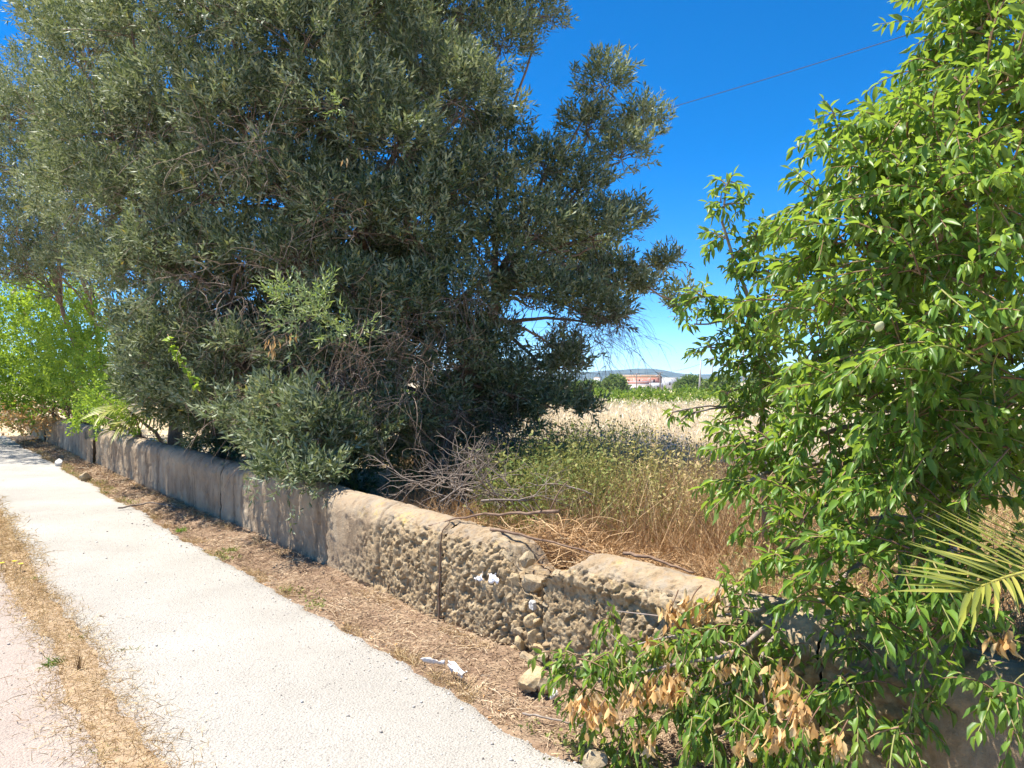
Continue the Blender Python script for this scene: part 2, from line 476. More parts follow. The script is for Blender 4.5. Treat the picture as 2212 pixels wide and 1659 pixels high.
def strip_mesh(name, ss, ts, zf, edge=None, tint=None, mat=None):
    S, T = np.meshgrid(ss, ts)
    T2 = edge(S, T) if edge else T
    V = wp(S, T2, zf(S, T2))
    ny, nx = S.shape
    i = (np.arange(ny - 1)[:, None] * nx + np.arange(nx - 1)[None]).ravel()
    F = np.stack([i, i + 1, i + nx + 1, i + nx], -1)
    me = mesh_np(name, V.reshape(-1, 3), [F], None, mat, True)
    if me.polygons[0].normal.z < 0: me.flip_normals()
    if tint is not None:
        a = me.attributes.new("tint", 'FLOAT', 'POINT')
        a.data.foreach_set("value", tint(S, T2).ravel().astype(np.float32))
    return me
def lane_edge(S):
    q = np.stack([S, np.zeros_like(S), np.zeros_like(S)], -1)
    return 0.53 + 0.16 * (fbm(q * 1.4, 4, 3) - 0.5) + 0.05 * (vnoise(q * 9, 4) - 0.5)
ss = np.concatenate([np.arange(-8, 12, 0.05), np.arange(12, 60, 0.3)])
ts = np.concatenate([[0.0, 0.02, 0.05, 0.10, 0.18], np.arange(0.3, 6.3, 0.10)])
def ledge(S, T): return lane_edge(S) + T
def lane_z(S, T):
    e = T - lane_edge(S)
    q = np.stack([S, T, np.zeros_like(S)], -1)
    return -0.05 + 0.052 * sstep(-0.002, 0.05, e) + 0.012 * sstep(0.1, 0.9, e) + 0.012 * (fbm(q * 2.2, 3, 21) - 0.5) * sstep(0, 0.1, e) - 0.02 * sstep(1.3, 1.5, T) * 0
top('lane', strip_mesh('lane', ss, ts, lane_z, ledge, lambda S, T: sstep(1.75, 2.25, T + 0.5 * (fbm(np.stack([S, T, S * 0], -1) * 3, 3, 9) - 0.5)), M['lane']), kind='structure')
def verge_z(S, T):
    q = np.stack([S, T, np.zeros_like(S)], -1)
    return -0.018 + 0.05 * sstep(0.45, 0.0, T) + 0.05 * (fbm(q * 4, 4, 31) - 0.5) - 0.025 * sstep(0.5, 0.66, T)
top('verge', strip_mesh('verge', ss, np.arange(-0.2, 0.72, 0.03), verge_z, None, None, M['verge']), kind='structure')

# hills
hx = np.array([-9000, -5000, -2500, -900, 200, 1280, 1300, 1345, 1372, 1400, 1425, 1450, 1475, 1500, 1560, 1620, 1800, 2300, 3500, 6000, 10000], float)
hy = np.array([812, 806, 800, 806, 803, 802, 799.5, 797.5, 795, 795, 797.5, 803, 807, 808, 807.5, 810, 806, 812, 804, 808, 812], float)
HY = 4200.0
def hill_z(x, y):
    px = CXP + x / HY * FPX
    rid = (HOR - np.interp(px, hx, hy)) / FPX * HY + 1.6
    prof = np.exp(-((y - HY) / 420.0) ** 2)
    q = np.stack([x / 260, y / 260, 0 * x], -1)
    return -4 + (rid + 4) * prof * (0.97 + 0.06 * (fbm(q, 4, 41) - 0.5)) + 14 * (fbm(q * 0.8, 3, 44) - 0.5) * prof * (1 - sstep(-300, -60, y - HY))
M['hill'] = noise_mat('hill_scrub', [(0.35, (0.035, 0.05, 0.03)), (0.5, (0.07, 0.085, 0.05)), (0.62, (0.12, 0.12, 0.08)), (0.7, (0.2, 0.18, 0.13))], 0.012, detail=12)
top('hills', grid_mesh('hills', np.concatenate([np.arange(-6800, -400, 100), np.arange(-400, 2200, 16), np.arange(2200, 6801, 100)]), np.arange(HY - 1000, HY + 1001, 40), hill_z, M['hill']), kind='structure')

# ------------------------------------------------------------------ the old wall
WALL_H, WALL_R = 0.67, 0.165
def wall_top(s):
    """height limit along the wall: the collapsed gap and the broken places far off"""
    k = np.array([-9, -1.50, -1.30, -1.18, -1.05, -0.985, -0.97, -0.90, -0.78, -0.68, -0.60, -0.45, -0.2, 3, 11.8, 11.9, 12.9, 13.0, 40])
    h = np.array([2, 2, 0.68, 0.60, 0.53, 0.50, 0.35, 0.36, 0.43, 0.49, 0.60, 0.66, 2, 2, 2, 0.50, 0.48, 2, 2], float)
    return np.interp(s, k, h)
wall = thing('boundary_wall', wp(0, -0.17, 0), 'long low weathered plaster wall with rounded coping along the lane, partly collapsed', 'wall')
def wall_section(s0, s1, ds, dz, seed, proud=0.0, dh=0.0, taper=0.012):
    S1 = np.linspace(s0, s1, max(3, int((s1 - s0) / ds)))
    zf = np.arange(-0.08, WALL_H - WALL_R, dz)
    na = max(8, int(math.pi * WALL_R / dz))
    ang = np.linspace(0, math.pi, na)
    zb = np.arange(WALL_H - WALL_R, 0.0, -0.12)
    tt = np.concatenate([np.zeros(len(zf)), -WALL_R + WALL_R * np.cos(ang), np.full(len(zb), -2 * WALL_R)])
    zz = np.concatenate([zf, WALL_H - WALL_R + WALL_R * np.sin(ang), zb])
    nt_ = np.concatenate([np.ones(len(zf)), np.cos(ang), -np.ones(len(zb))])
    nz_ = np.concatenate([np.zeros(len(zf)), np.sin(ang), np.zeros(len(zb))])
    S, T = np.meshgrid(S1, tt); _, Z = np.meshgrid(S1, zz); _, NT = np.meshgrid(S1, nt_); _, NZ = np.meshgrid(S1, nz_)
    Z = Z + dh * (Z > 0.2) * (Z / WALL_H)
    T = T + proud
    q = np.stack([S, T, Z], -1)
    front = (NT > 0.3)
    # how eroded the face is
    m = sstep(1.55, 0.75, S + 0.45 * (fbm(q * 2.5, 3, 61) - 0.5) - 0.35 * sstep(0.35, 0.0, Z) + 0.35 * sstep(0.42, 0.58, Z))
    m = np.where(S < -3.0, m * 0.35, m) * np.where(Z > 0.60, 0.35, 1) * sstep(-0.5, 0.4, NT)
    nearbreak = np.exp(-((S + 0.8) / 0.45) ** 2)
    m = np.clip(np.maximum(m, nearbreak * 0.9 * (NT > -0.5)), 0, 1)
    lump = fbm(q * np.array([5, 5, 6]), 4, 71) - 0.5
    qs = q.copy(); qs[..., 0] += 0.45 * q[..., 2]
    n1 = fbm(qs * np.array([44, 44, 30]), 3, 81)
    pits = sstep(0.585, 0.635, n1)
    n2 = fbm(qs * np.array([95, 95, 70]), 2, 91)
    big = sstep(0.55, 0.75, fbm(q * np.array([9, 9, 11]), 3, 95))
    under = sstep(0.55, 0.48, Z) * sstep(-0.5, -1.3, S)        # face worn back below the coping near the gap
    d = m * (0.026 * lump - 0.026 * pits * (0.4 + 1.1 * vnoise(q * 7, 99)) + 0.020 * (n2 - 0.5) - 0.022 * big) - 0.030 * under * m
    d = d + (1 - m) * (-0.009 * sstep(0.55, 0.575, fbm(q * np.array([4, 4, 3.2]), 4, 98)) * (NT > -0.3) + 0.022 * lump + 0.004 * (n2 - 0.5) - 0.010 * sstep(0.6, 0.68, fbm(q * 12, 2, 97)))
    # worn arrises where two sections meet
    e = np.minimum(S - S1[0], S1[-1] - S)
    wob = 0.012 * (fbm(np.stack([Z * 9, S * 0, S * 0 + seed], -1), 3, seed) - 0.5)
    d = d - 0.030 * np.exp(-(np.maximum(e + wob, 0) / 0.014) ** 2)
    T2 = T + NT * d; Z2 = Z + NZ * d * 0.8
    lim = wall_top(S) + 0.05 * (fbm(q * 11, 3, 83) - 0.5) - 0.02 * vnoise(q * 30, 84)
    over = Z2 > lim
    Z2 = np.where(over, lim - 0.25 * (Z2 - lim) * 0, Z2)
    T2 = np.where(over, T2 + 0.02 * (vnoise(q * 25, 85) - 0.5), T2)
    # the whole wall wanders a little
    w = np.stack([S * 0.7, S * 0, S * 0], -1)
    T2 = T2 + 0.05 * (vnoise(w, 51) - 0.5)
    Z2 = Z2 + 0.03 * (vnoise(w * 1.7, 52) - 0.5) * (Z > 0.3)
    S2 = S + taper * 0 + 0.006 * m * (n2 - 0.5)
    V = wp(S2, T2, Z2)
    ny, nx = S.shape
    i = (np.arange(ny - 1)[:, None] * nx + np.arange(nx - 1)[None]).ravel()
    F = np.stack([i, i + nx, i + nx + 1, i + 1], -1)
    Vf = V.reshape(-1, 3)
    capa = np.arange(ny) * nx; capb = capa + nx - 1
    me = mesh_np('wall_section', Vf, [F, capa[None], capb[::-1][None]], None, M['wall'], True)
    c = me.polygons[len(me.polygons) // 3]
    if np.dot(np.array(c.normal)[:2], WN) < 0 and c.normal.z < 0.5: me.flip_normals()
    for nm, arr in (("rough", m), ("cap", sstep(0.50, 0.62, Z))):
        a = me.attributes.new(nm, 'FLOAT', 'POINT'); a.data.foreach_set("value", arr.ravel().astype(np.float32))
    return part('wall_section', me, wall)
def sec(px0, px1, *a, **k):
    s1, s0 = s_at(px0), s_at(px1)
    return wall_section(s0 + 0.006, s1 - 0.006, *a, **k)
wall_section(-2.6, -0.972, 0.0065, 0.0065, 1, proud=0.035)
wall_section(-5.2, -2.61, 0.014, 0.012, 11, proud=0.035)
wall_section(-0.958, s_at(955) - 0.004, 0.0065, 0.0065, 2)
sec(820, 955, 0.0075, 0.0075, 3, proud=0.006)
sec(702, 820, 0.011, 0.011, 4, proud=0.004)
sec(470, 702, 0.012, 0.013, 5, proud=-0.012, dh=0.01)
sec(240, 470, 0.018, 0.018, 6, proud=0.012, dh=0.02)
sec(204, 240, 0.03, 0.025, 7, proud=-0.02, dh=0.0)
sec(178, 204, 0.03, 0.025, 8, proud=0.05, dh=0.05)
sec(100, 178, 0.04, 0.03, 9, proud=-0.01, dh=0.02)
wall_section(s_at(100) + 0.4, 46, 0.15, 0.06, 10, dh=0.0)

# stones of the broken wall and rubble
def stone_mesh(name, r, seed, mat, flat=(1, 1, 1), sub=3, jag=0.35):
    bm = bmesh.new()
    bmesh.ops.create_icosphere(bm, subdivisions=sub, radius=1.0)
    bm.verts.ensure_lookup_table()
    V = np.array([v.co[:] for v in bm.verts])
    rs = np.random.default_rng(seed)
    for k in range(9):
        n = nrm(rs.normal(size=3)); dd = rs.uniform(0.45, 0.85)
        h = V @ n
        V = V - np.maximum(h - dd, 0)[:, None] * n
    V = V * (1 + jag * (fbm(V * 1.7 + seed, 4, seed) - 0.5)[:, None]) + 0.22 * (fbm(V * 5 + seed, 4, seed + 3) - 0.5)[:, None] * nrm(V)
    V = V * np.array(flat) * r
    for v, c in zip(bm.verts, V): v.co = c
    me = bpy.data.meshes.new(name); bm.to_mesh(me); bm.free()
    me.materials.append(mat)
    return me
stone_vars = [stone_mesh('stone', 1.0, 200 + i, [M['stone'], M['ochre_stone'], M['stone'], M['pale_stone']][i % 4], (1, 0.8, 0.7), 3) for i in range(8)]
def place_stone(parent, p, r, k, rot=None, name='stone'):
    o = bpy.data.objects.new(name, stone_vars[k % 8])
    C.objects.link(o)
    o.parent = parent
    L = np.array(parent.location) if parent else 0
    o.location = tuple(np.asarray(p) - L)
    o.rotation_euler = rot or (random.uniform(0, 6), random.uniform(0, 6), random.uniform(0, 6))
    o.scale = (r, r, r)
    return o
def on_face(px, py, t=0.0):
    """point on the wall face seen at a pixel"""
    s = s_at(px); p = wp(s, t, 0); Y = p[1]
    z = EYE - (py - HOR) / FPX * Y
    return np.array([p[0], p[1], z])
for (px, py, r, k, t) in [(1110, 1212, 0.062, 0, -0.10), (1075, 1195, 0.06, 2, -0.06), (1060, 1170, 0.05, 4, -0.10), (1135, 1262, 0.08, 2, -0.07), (1165, 1258, 0.075, 6, -0.14),
                          (1110, 1250, 0.05, 1, -0.01), (1128, 1310, 0.055, 1, -0.02), (1155, 1308, 0.035, 3, 0.01), (1140, 1340, 0.06, 5, -0.02), (1150, 1375, 0.05, 1, -0.01),
                          (1128, 1390, 0.05, 5, 0.01), (1165, 1400, 0.05, 1, 0.0), (1145, 1425, 0.06, 4, 0.02), (1180, 1420, 0.045, 0, 0.03), (1200, 1385, 0.035, 5, -0.02),
                          (1120, 1362, 0.035, 2, 0.0), (1100, 1290, 0.03, 4, 0.0), (1190, 1360, 0.03, 1, -0.01), (1020, 1180, 0.04, 0, -0.02), (1000, 1195, 0.03, 4, 0.0), (1045, 1225, 0.035, 2, 0.0),
                          (1180, 1300, 0.05, 0, -0.03), (1095, 1330, 0.03, 6, 0.0), (1160, 1340, 0.03, 5, 0.0)]:
    place_stone(wall, on_face(px, py, t), r, k)
loose = [((1150, 1470), 0.10, 1, 'ochre lump of rubble fallen at the foot of the collapsed gap'),
         ((1178, 1482), 0.06, 0, 'small cream stone beside the rubble at the wall foot'),
         ((1285, 1648), 0.07, 0, 'pale stone on the lane edge at the bottom of the picture'),
         ((1195, 1498), 0.035, 3, 'tiny pale stone between rubble and the low almond leaves'),
         ((128, 1000), 0.10, 3, 'white stone on the verge near the far end of the wall'),
         ((45, 905), 0.22, 3, 'white stone among orange dead leaves at the far wall end'),
         ((185, 1030), 0.12, 0, 'cream stone at the lane edge below the broken far wall')]
def on_ground(px, py, z=0.0):
    Y = (EYE - z) * FPX / (py - HOR)
    return np.array([(px - CXP) / FPX * Y, Y, z])
for (pp, r, k, lab) in loose:
    p = on_ground(*pp, z=0.03 + r * 0.3)
    tag(place_stone(None, p, r, k, name='loose_stone'), lab, 'stone', 'loose stones on the verge')

# ------------------------------------------------------------------ leaf shapes
LEAF4 = np.array([[0, 0, 0], [0.5, 0.42, 0.06], [0, 1, 0], [-0.5, 0.42, 0.06]], float)      # slender leaf, width 1, length 1
LEAF4_F = [[0, 1, 2, 3]]
def almond_leaf(fold=0.18, curl=0.18, w=0.5):
    def row(y, x): return [[-x * w * 2, y, -curl * y * y + fold * x], [0, y, -curl * y * y], [x * w * 2, y, -curl * y * y + fold * x]]
    V = [[0, 0, 0]] + row(0.27, 0.43) + row(0.6, 0.46) + [[0, 1, -curl]]
    F3 = [[0, 2, 1], [0, 3, 2], [4, 5, 7], [5, 6, 7]]
    F4 = [[1, 2, 5, 4], [2, 3, 6, 5]]
    return np.array(V, float), F3, F4
ALM = [almond_leaf(0.25, 0.10), almond_leaf(0.45, 0.25), almond_leaf(0.15, 0.35)]

def add_leaves(acc, P, A, UP, L, W, val, kind='slim'):
    """leaves at P pointing along A"""
    Mx = basis(A, UP)
    sc = np.stack([W, L, L], -1)
    if kind == 'slim':
        acc.add(inst(LEAF4, Mx, P, sc), [inst_faces(LEAF4_F, 4, len(P))], val)
    else:
        T, F3, F4 = ALM[kind]
        acc.add(inst(T, Mx, P, sc), [inst_faces(F3, len(T), len(P)), inst_faces(F4, len(T), len(P))], val)

# ------------------------------------------------------------------ olive tree(s)
def sprig_template(n, L, spread, seed):
    r = np.random.default_rng(seed)
    P, A, U = [], [], []
    for i in range(n):
        f = (i + 0.5) / n
        az = i * 2.4 + r.uniform(-0.3, 0.3)
        out = np.array([math.cos(az), 0, math.sin(az)])
        y = f * L
        P.append(np.array([0.012 * r.normal(), y, 0.012 * r.normal()]))
        a = out * (spread * (1.15 - 0.5 * f)) + np.array([0, 0.55 + 0.5 * f, 0]) + r.normal(size=3) * 0.15
        A.append(a); U.append(np.array([0, 1.0, 0]) * 0.7 + out * 0.4 + r.normal(size=3) * 0.3)
    A = nrm(np.array(A)); U = np.array(U)
    return np.array(P), basis(A, U), None
def sprigs(acc, pos, dirs, n, L, leafL, leafW, seed, v_mu=0.45, v_sd=0.22, scale=None):
    N = len(pos)
    Q = 5
    which = rng.integers(0, Q, N)
    for k in range(Q):
        idx = np.nonzero(which == k)[0]
        if not len(idx): continue
        tp, tb, _ = sprig_template(n, L, 0.9, seed + k)
        r = np.random.default_rng(seed + 50 + k)
        ls = leafL * r.uniform(0.7, 1.2, n); lw = leafW * r.uniform(0.8, 1.2, n)
        leaf = np.einsum('nij,nkj->nki', tb, LEAF4[None] * np.stack([lw, ls, ls], -1)[:, None]) + tp[:, None]
        T = leaf.reshape(-1, 3)
        F = inst_faces(LEAF4_F, 4, n)
        Mx = basis(dirs[idx], rdir(len(idx)))
        sc = rng.uniform(0.75, 1.3, len(idx)) if scale is None else scale[idx]
        base = np.clip(rng.normal(v_mu, v_sd * 0.7, len(idx)), 0, 0.93)
        vals = np.clip(base[:, None] + rng.normal(0, v_sd * 0.6, (len(idx), n)), 0, 0.95)
        old = rng.random((len(idx), n)) < 0.006
        vals[old] = 1.0
        acc.add(inst(T, Mx, pos[idx], sc), [inst_faces(F, len(T), len(idx))], vals.ravel())

def shell_points(c, r, n, flat=0.85, inner=0.45, umb=False):
    d = rdir(n)
    rad = r * (inner + (1 - inner) * rng.random(n) ** 0.45)
    if umb:
        lo = d[:, 2] < rng.uniform(-0.5, 0.25, n)
        d[lo, 2] = -d[lo, 2]
    lum = 0.70 + 0.6 * vnoise(d * 2.3 + c, 7)
    return c + d * (rad * lum)[:, None] * np.array([1, 1, flat]), d

def limb(acc, a, b, r0, r1, n=10, wig=0.12, rise=0.5, sides=6):
    a, b = np.asarray(a, float), np.asarray(b, float)
    L = np.linalg.norm(b - a)
    c1 = a + np.array([0, 0, 1]) * L * rise * 0.5 + (b - a) * 0.2
    c2 = b - (b - a) * 0.25 + np.array([0, 0, 1]) * L * 0.05
    P = bez(a, c1, c2, b, n)
    w = rng.normal(size=(n, 3)) * wig * L * 0.12
    w[1:-1] = (w[:-2] + w[1:-1] + w[2:]) / 3
    w[0] = 0; w[-1] = 0
    P = P + w
    tube(acc, P, np.linspace(r0, r1, n), sides)
    return P

def twig_spray(acc, starts, dirs, L, r, n=6, droop=0.25, wig=0.25, val=None):
    N = len(starts)
    t = np.linspace(0, 1, n)
    D = nrm(dirs)
    side = rdir(N)
    P = starts[:, None] + D[:, None] * (t[None, :, None] * L[:, None, None]) + side[:, None] * (np.sin(t * 2.4)[None, :, None] * (wig * L)[:, None, None])
    P = P + rng.normal(size=P.shape) * (0.03 * L)[:, None, None] * t[None, :, None]
    P[..., 2] -= droop * L[:, None] * t[None] ** 2
    R = r[:, None] * (1 - 0.75 * t)[None]
    twigs3(acc, P, R, rng.random(N) if val is None else val)
    return P

OL = [  # lobes of the big olive: px, py, depth, radius
 (1150,40,9.5,.55),(1080,105,9.2,.55),(1000,40,9.5,.8),(900,70,10,.9),(1120,-80,9.6,.6),(1000,-150,9.6,.9),
 (1300,185,9.5,.42),(1385,270,9.6,.40),(1270,280,9.5,.42),(1340,340,9.3,.42),(1250,420,9.2,.55),(1180,370,9,.45),
 (1000,230,8.5,.7),(930,180,8.8,.8),(1050,400,8.6,.6),(1080,300,9.0,.4),(1150,510,8.6,.6),(1280,520,9,.58),(1345,480,9.4,.36),(1330,610,9.5,.45),(1430,575,9.8,.26),(1390,620,9.7,.25),
 (1250,660,9,.5),(1150,650,8.8,.6),(1050,560,8.6,.65),(1220,790,9,.38),(1300,690,9.2,.32),(1200,875,9,.36),(1265,885,9.2,.24),(1110,850,9,.45),(1050,750,9,.55),
 (850,330,8.2,.75),(750,250,8.2,.85),(650,120,8.3,.95),(780,60,9,1.),(500,60,8.5,1.),(350,80,9.5,1.),(210,130,10.5,1.),(150,60,11,.75),
 (250,300,10,1.05),(400,250,9,.95),(550,280,8.5,.95),(450,420,8.8,.85),(300,450,10,.95),(190,440,11,.95),(620,420,8.3,.75),(750,480,8.2,.75),(880,500,8.2,.75),(960,430,8.4,.65),
 (250,570,10.6,.6),(300,600,9.8,.8),(390,560,9,.75),(520,560,8.6,.7),(640,570,8.3,.6),(760,640,8.1,.55),(870,680,8.2,.65),(960,640,8.4,.65),(1000,790,8.6,.5),
 (300,720,9.6,.5),(330,780,9.2,.48),(380,690,8.6,.5),(420,800,9.0,.55),(520,790,8.5,.45),(640,790,8.0,.45),(760,790,8.0,.5),(860,820,8.2,.5),
 (320,850,9.8,.38),(390,855,9.0,.40),(460,870,8.5,.40),(540,910,7.7,.40),(600,960,7.4,.42),(680,960,7.0,.42),(630,1030,6.6,.22),(580,1020,6.75,.20),(700,1025,6.6,.20),(750,960,7.2,.4),(830,920,7.7,.45),(900,930,8.1,.35),(960,880,8.5,.4),
 (420,900,10.6,.6),(500,880,10.2,.65),(600,880,9.8,.7),(700,880,9.6,.7),(800,890,9.6,.65),(660,990,8.6,.45),(760,1000,8.8,.4),(380,830,10.8,.7),(480,800,10.2,.7),(600,760,9.8,.8),(720,740,9.6,.8),(850,760,9.6,.7),(950,720,9.6,.7),(560,660,10,.9),(700,600,10,.9),(850,600,10,.8),
 (350,740,9.0,.30),(430,730,8.5,.30),(520,740,8.0,.28),(610,880,7.2,.30),(680,900,6.9,.30),(960,930,9.2,.4),(1040,920,9.4,.4),(1120,910,9.4,.35),(1000,960,9.6,.35),(1080,870,9.6,.45),(900,980,9.0,.35),
 (650,-140,8.6,1.1),(420,-150,9,1.1),(830,-130,9.3,1.1),(250,-90,10,1.),
]
LT = [  # a second olive, farther to the left
 (90,250,15.2,1.25),(50,380,15.6,1.2),(130,360,15.4,.95),(30,500,15.8,1.0),(110,500,15.5,.85),(160,560,15.2,.7),(20,260,16.2,1.1),(70,150,15.6,.65),(-60,420,16,1.4),(-100,250,16.4,1.4),(-180,500,16.8,1.4),(60,300,16.8,1.2),(60,580,16.5,.8),(130,590,16,.7),(10,600,17,.8)]
def olive_tree(name, lobes, trunks, label, dens, back, seed, leaf_objs=0):
    base = np.array(trunks[0][0])
    root = thing(name, (base[0], base[1], base[2]), label, 'tree')
    wood, tw, crown = Acc(), Acc(), Acc()
    forks = []
    for (b, f, r) in trunks:
        b, f = np.array(b, float), np.array(f, float)
        P = limb(wood, b, f, r, r * 0.6, 12, 0.18, 0.6, 9)
        # flare at the foot
        tube(wood, np.array([b + [0, 0, -0.15], b + [0, 0, 0.06], b + [0, 0, 0.25]]), [r * 1.5, r * 1.25, r * 1.0], 9)
        forks += [(P[5], r * 0.55), (P[8], r * 0.5), (P[-1], r * 0.45)]
    FP = np.array([f[0] for f in forks])
    allc = []
    for (px, py, Y, r) in lobes:
        r = r * 0.88
        if name == 'olive_tree' and lobes is OL and py < 520 and px < 300: Y += 0.3
        elif lobes is OL and px < 300 and py < 650: Y += 0.4
        allc.append((at(px, py, Y), r, True))
        if rng.random() < back * (1.3 if px < 950 else 0.75):
            allc.append((at(px, py, Y + 1.3 + rng.random() * 1.3) + rng.normal(size=3) * 0.25, r * 1.05, False))
    ends = []
    for (c, r, fr) in allc:
        lowpen = FP[:, 2] > c[2] + 0.2
        j = np.argmin(np.linalg.norm(FP - c, axis=1) + 3.0 * lowpen)
        lb = limb(wood, FP[j], c - np.array([0, 0, 0.15 * r]), max(0.018, forks[j][1] * 0.55), 0.010, 14, 0.16, 0.45, 5)
        # twigs through the lobe
        k = int(8 + 14 * r)
        st = c + rdir(k) * r * 0.25 * rng.random((k, 1))
        dd = rdir(k) + np.array([0, 0, 0.25])
        twig_spray(tw, st, dd, r * rng.uniform(0.7, 1.15, k), np.full(k, 0.005 + 0.004 * r), 5, 0.1, 0.2)
        n = int(dens * r * r * (1.0 if fr else 0.42)) + 22
        p, d = shell_points(c, r, n, 0.9, 0.5, fr)
        dirs = nrm(d * 0.9 + np.array([0, 0, 0.55]) + rng.normal(size=(n, 3)) * 0.45)
        sprigs(crown, p - dirs * 0.12, dirs, 19, 0.25, 0.080 if fr else 0.105, 0.0205 if fr else 0.030, seed, 0.45 + rng.normal(0, 0.10), 0.25)
    part('trunk', wood.mesh('trunk', M['bark'], True), root)
    part('twigs', tw.mesh('twigs', M['twig']), root)["kind"] = "stuff"
    part('crown', crown.mesh('crown', M['olive']), root)["kind"] = "stuff"
    return root, allc
trunksA = [((-3.0, 9.25, 0.15), (-3.5, 9.3, 2.5), 0.17), ((-2.1, 9.2, 0.15), (-1.9, 9.4, 3.2), 0.16), ((-2.6, 9.5, 0.15), (-2.7, 9.6, 3.6), 0.15),
           ((-1.0, 9.3, 0.15), (-0.2, 9.2, 2.6), 0.12), ((-4.1, 10.9, 0.15), (-4.9, 10.9, 3.0), 0.13)]
olive, olobes = olive_tree('olive_tree', OL, trunksA, 'huge dark grey-green olive tree with many stems leaning over the wall', 470, 0.6, 300)
trunksB = [((-9.7, 18.2, 0.2), (-9.7, 17.4, 3.0), 0.09), ((-10.6, 19.0, 0.2), (-10.8, 18.0, 3.4), 0.08)]
olive2, _ = olive_tree('olive_tree', LT, trunksB, 'second olive tree at the left edge above the bright green shrub', 200, 0.5, 400)

# bare dead twigs in the olive's shaded face
def spray_part(root, name, centres, n, L, r, mat, droop, updir):
    a = Acc()
    for (px, py, Y) in centres:
        c = at(px, py, Y)
        st = c + rng.normal(size=(n, 3)) * 0.08
        d = nrm(rdir(n) + np.array(updir))
        P = twig_spray(a, st, d, L * rng.uniform(0.5, 1.2, n), np.full(n, r), 7, droop, 0.3)
        k = rng.integers(2, 6, n)
        s2 = P[np.arange(n), k]
        for rep in range(2):
            twig_spray(a, s2, nrm(d + rdir(n) * 0.8), L * rng.uniform(0.25, 0.6, n), np.full(n, r * 0.7), 5, droop, 0.3)
    return tag(part(name, a.mesh(name, mat), root), kind="stuff")
spray_part(olive, 'dead_twigs', [(700,470,7.7),(610,580,7.7),(560,310,7.6),(450,320,8),(760,720,7.4),(800,800,7.4),(780,850,7.2),(920,780,7.7),(880,860,7.5),(720,820,7.3),(990,880,8.2),(950,930,8.1),(1080,930,8.6),(350,480,8.8),
                                 (520,640,8),(420,620,8.3),(650,700,7.6),(850,740,7.6),(900,690,7.8),(1010,640,8),(560,850,7.7),(470,720,8.3),(330,300,9)], 20, 0.6, 0.0042, M['twig'], 0.35, (0, -0.5, -0.05))
spray_part(olive, 'bare_branch_tips', [(1290,720,9.1),(1330,680,9.2),(1230,700,8.9),(1180,940,9),(1120,960,8.9),(1040,960,8.6)], 40, 0.55, 0.004, M['twig'], 0.4, (0.5, -0.1, -0.3))
# shoots whose paler leaf colour paints in sunlight, and a few dead clusters
a = Acc()
for (px, py, Y, r, n) in [(620,645,7.0,.12,14),(690,655,6.95,.15,16),(725,695,6.9,.15,14),(650,695,6.9,.15,16),(765,715,6.95,.10,8),(740,225,7.4,.06,5)]:
    p, d = shell_points(at(px, py, Y), r, n)
    sprigs(a, p, nrm(d + np.array([0, 0, 0.6])), 18, 0.2, 0.065, 0.015, 500, 0.5, 0.3)
tag(part('sunlit_shoots', a.mesh('sunlit_shoots', M['olive_sunlit']), olive), 'shoots painted sunlit yellow-green', kind='stuff')
a = Acc()
for (px, py, Y, n) in [(590,735,7.2,10),(628,720,7.2,6),(1025,600,7.9,4),(740,350,7.5,3),(592,750,7.2,10)]:
    c = at(px, py, Y); P = c + rng.normal(size=(n, 3)) * 0.03
    add_leaves(a, P, nrm(rdir(n) * 0.4 + np.array([0, 0, -1])), rdir(n), np.full(n, 0.075), np.full(n, 0.02), rng.random(n))
tag(part('dead_leaves', a.mesh('dead_leaves', M['dead']), olive), 'hanging clusters of orange dead leaves', kind='stuff')
# individually pickable leaves on the near overhanging branch
def leaf_variants(mat, kind, n=6):
    out = []
    for i in range(n):
        if kind == 'slim': V, fs = LEAF4.copy(), [np.array(LEAF4_F)]
        else:
            V, F3, F4 = ALM[i % 3]; fs = [np.array(F3), np.array(F4)]
        val = (i + 0.5) / n * 0.8 + 0.1
        out.append(mesh_np('leaf', V, fs, [np.full(len(f), val) for f in fs], mat, kind != 'slim'))
    return out
def leaf_objects(root, P, A, UP, L, W, variants, name='leaf'):
    Mx = basis(A, UP)
    Lr = np.array(root.location)
    for i in range(len(P)):
        o = bpy.data.objects.new(name, variants[i % len(variants)])
        C.objects.link(o)
        o.parent = root
        m = Matrix(Mx[i].tolist()).to_quaternion()
        o.rotation_mode = 'QUATERNION'; o.rotation_quaternion = m
        o.location = tuple(P[i] - Lr); o.scale = (W[i], L[i], L[i])
P_, A_, U_ = [], [], []
for (px, py, Y, n) in [(560,1030,6.5,40),(600,1050,6.45,50),(650,1060,6.4,60),(690,1050,6.4,50),(720,1010,6.5,40),(620,1000,6.5,60)]:
    c = at(px, py, Y)
    for q in range(n // 10):
        d = nrm(rng.normal(size=3) + np.array([0, -0.5, -0.1])); s0 = c + rng.normal(size=3) * 0.08
        for k in range(10):
            P_.append(s0 + d * 0.02 * k); A_.append(nrm(d * 0.7 + rdir(1)[0] * 0.8)); U_.append(rdir(1)[0])
n = len(P_)
leaf_objects(olive, np.array(P_), np.array(A_), np.array(U_), rng.uniform(0.05, 0.075, n), rng.uniform(0.012, 0.018, n), leaf_variants(M['olive'], 'slim'))

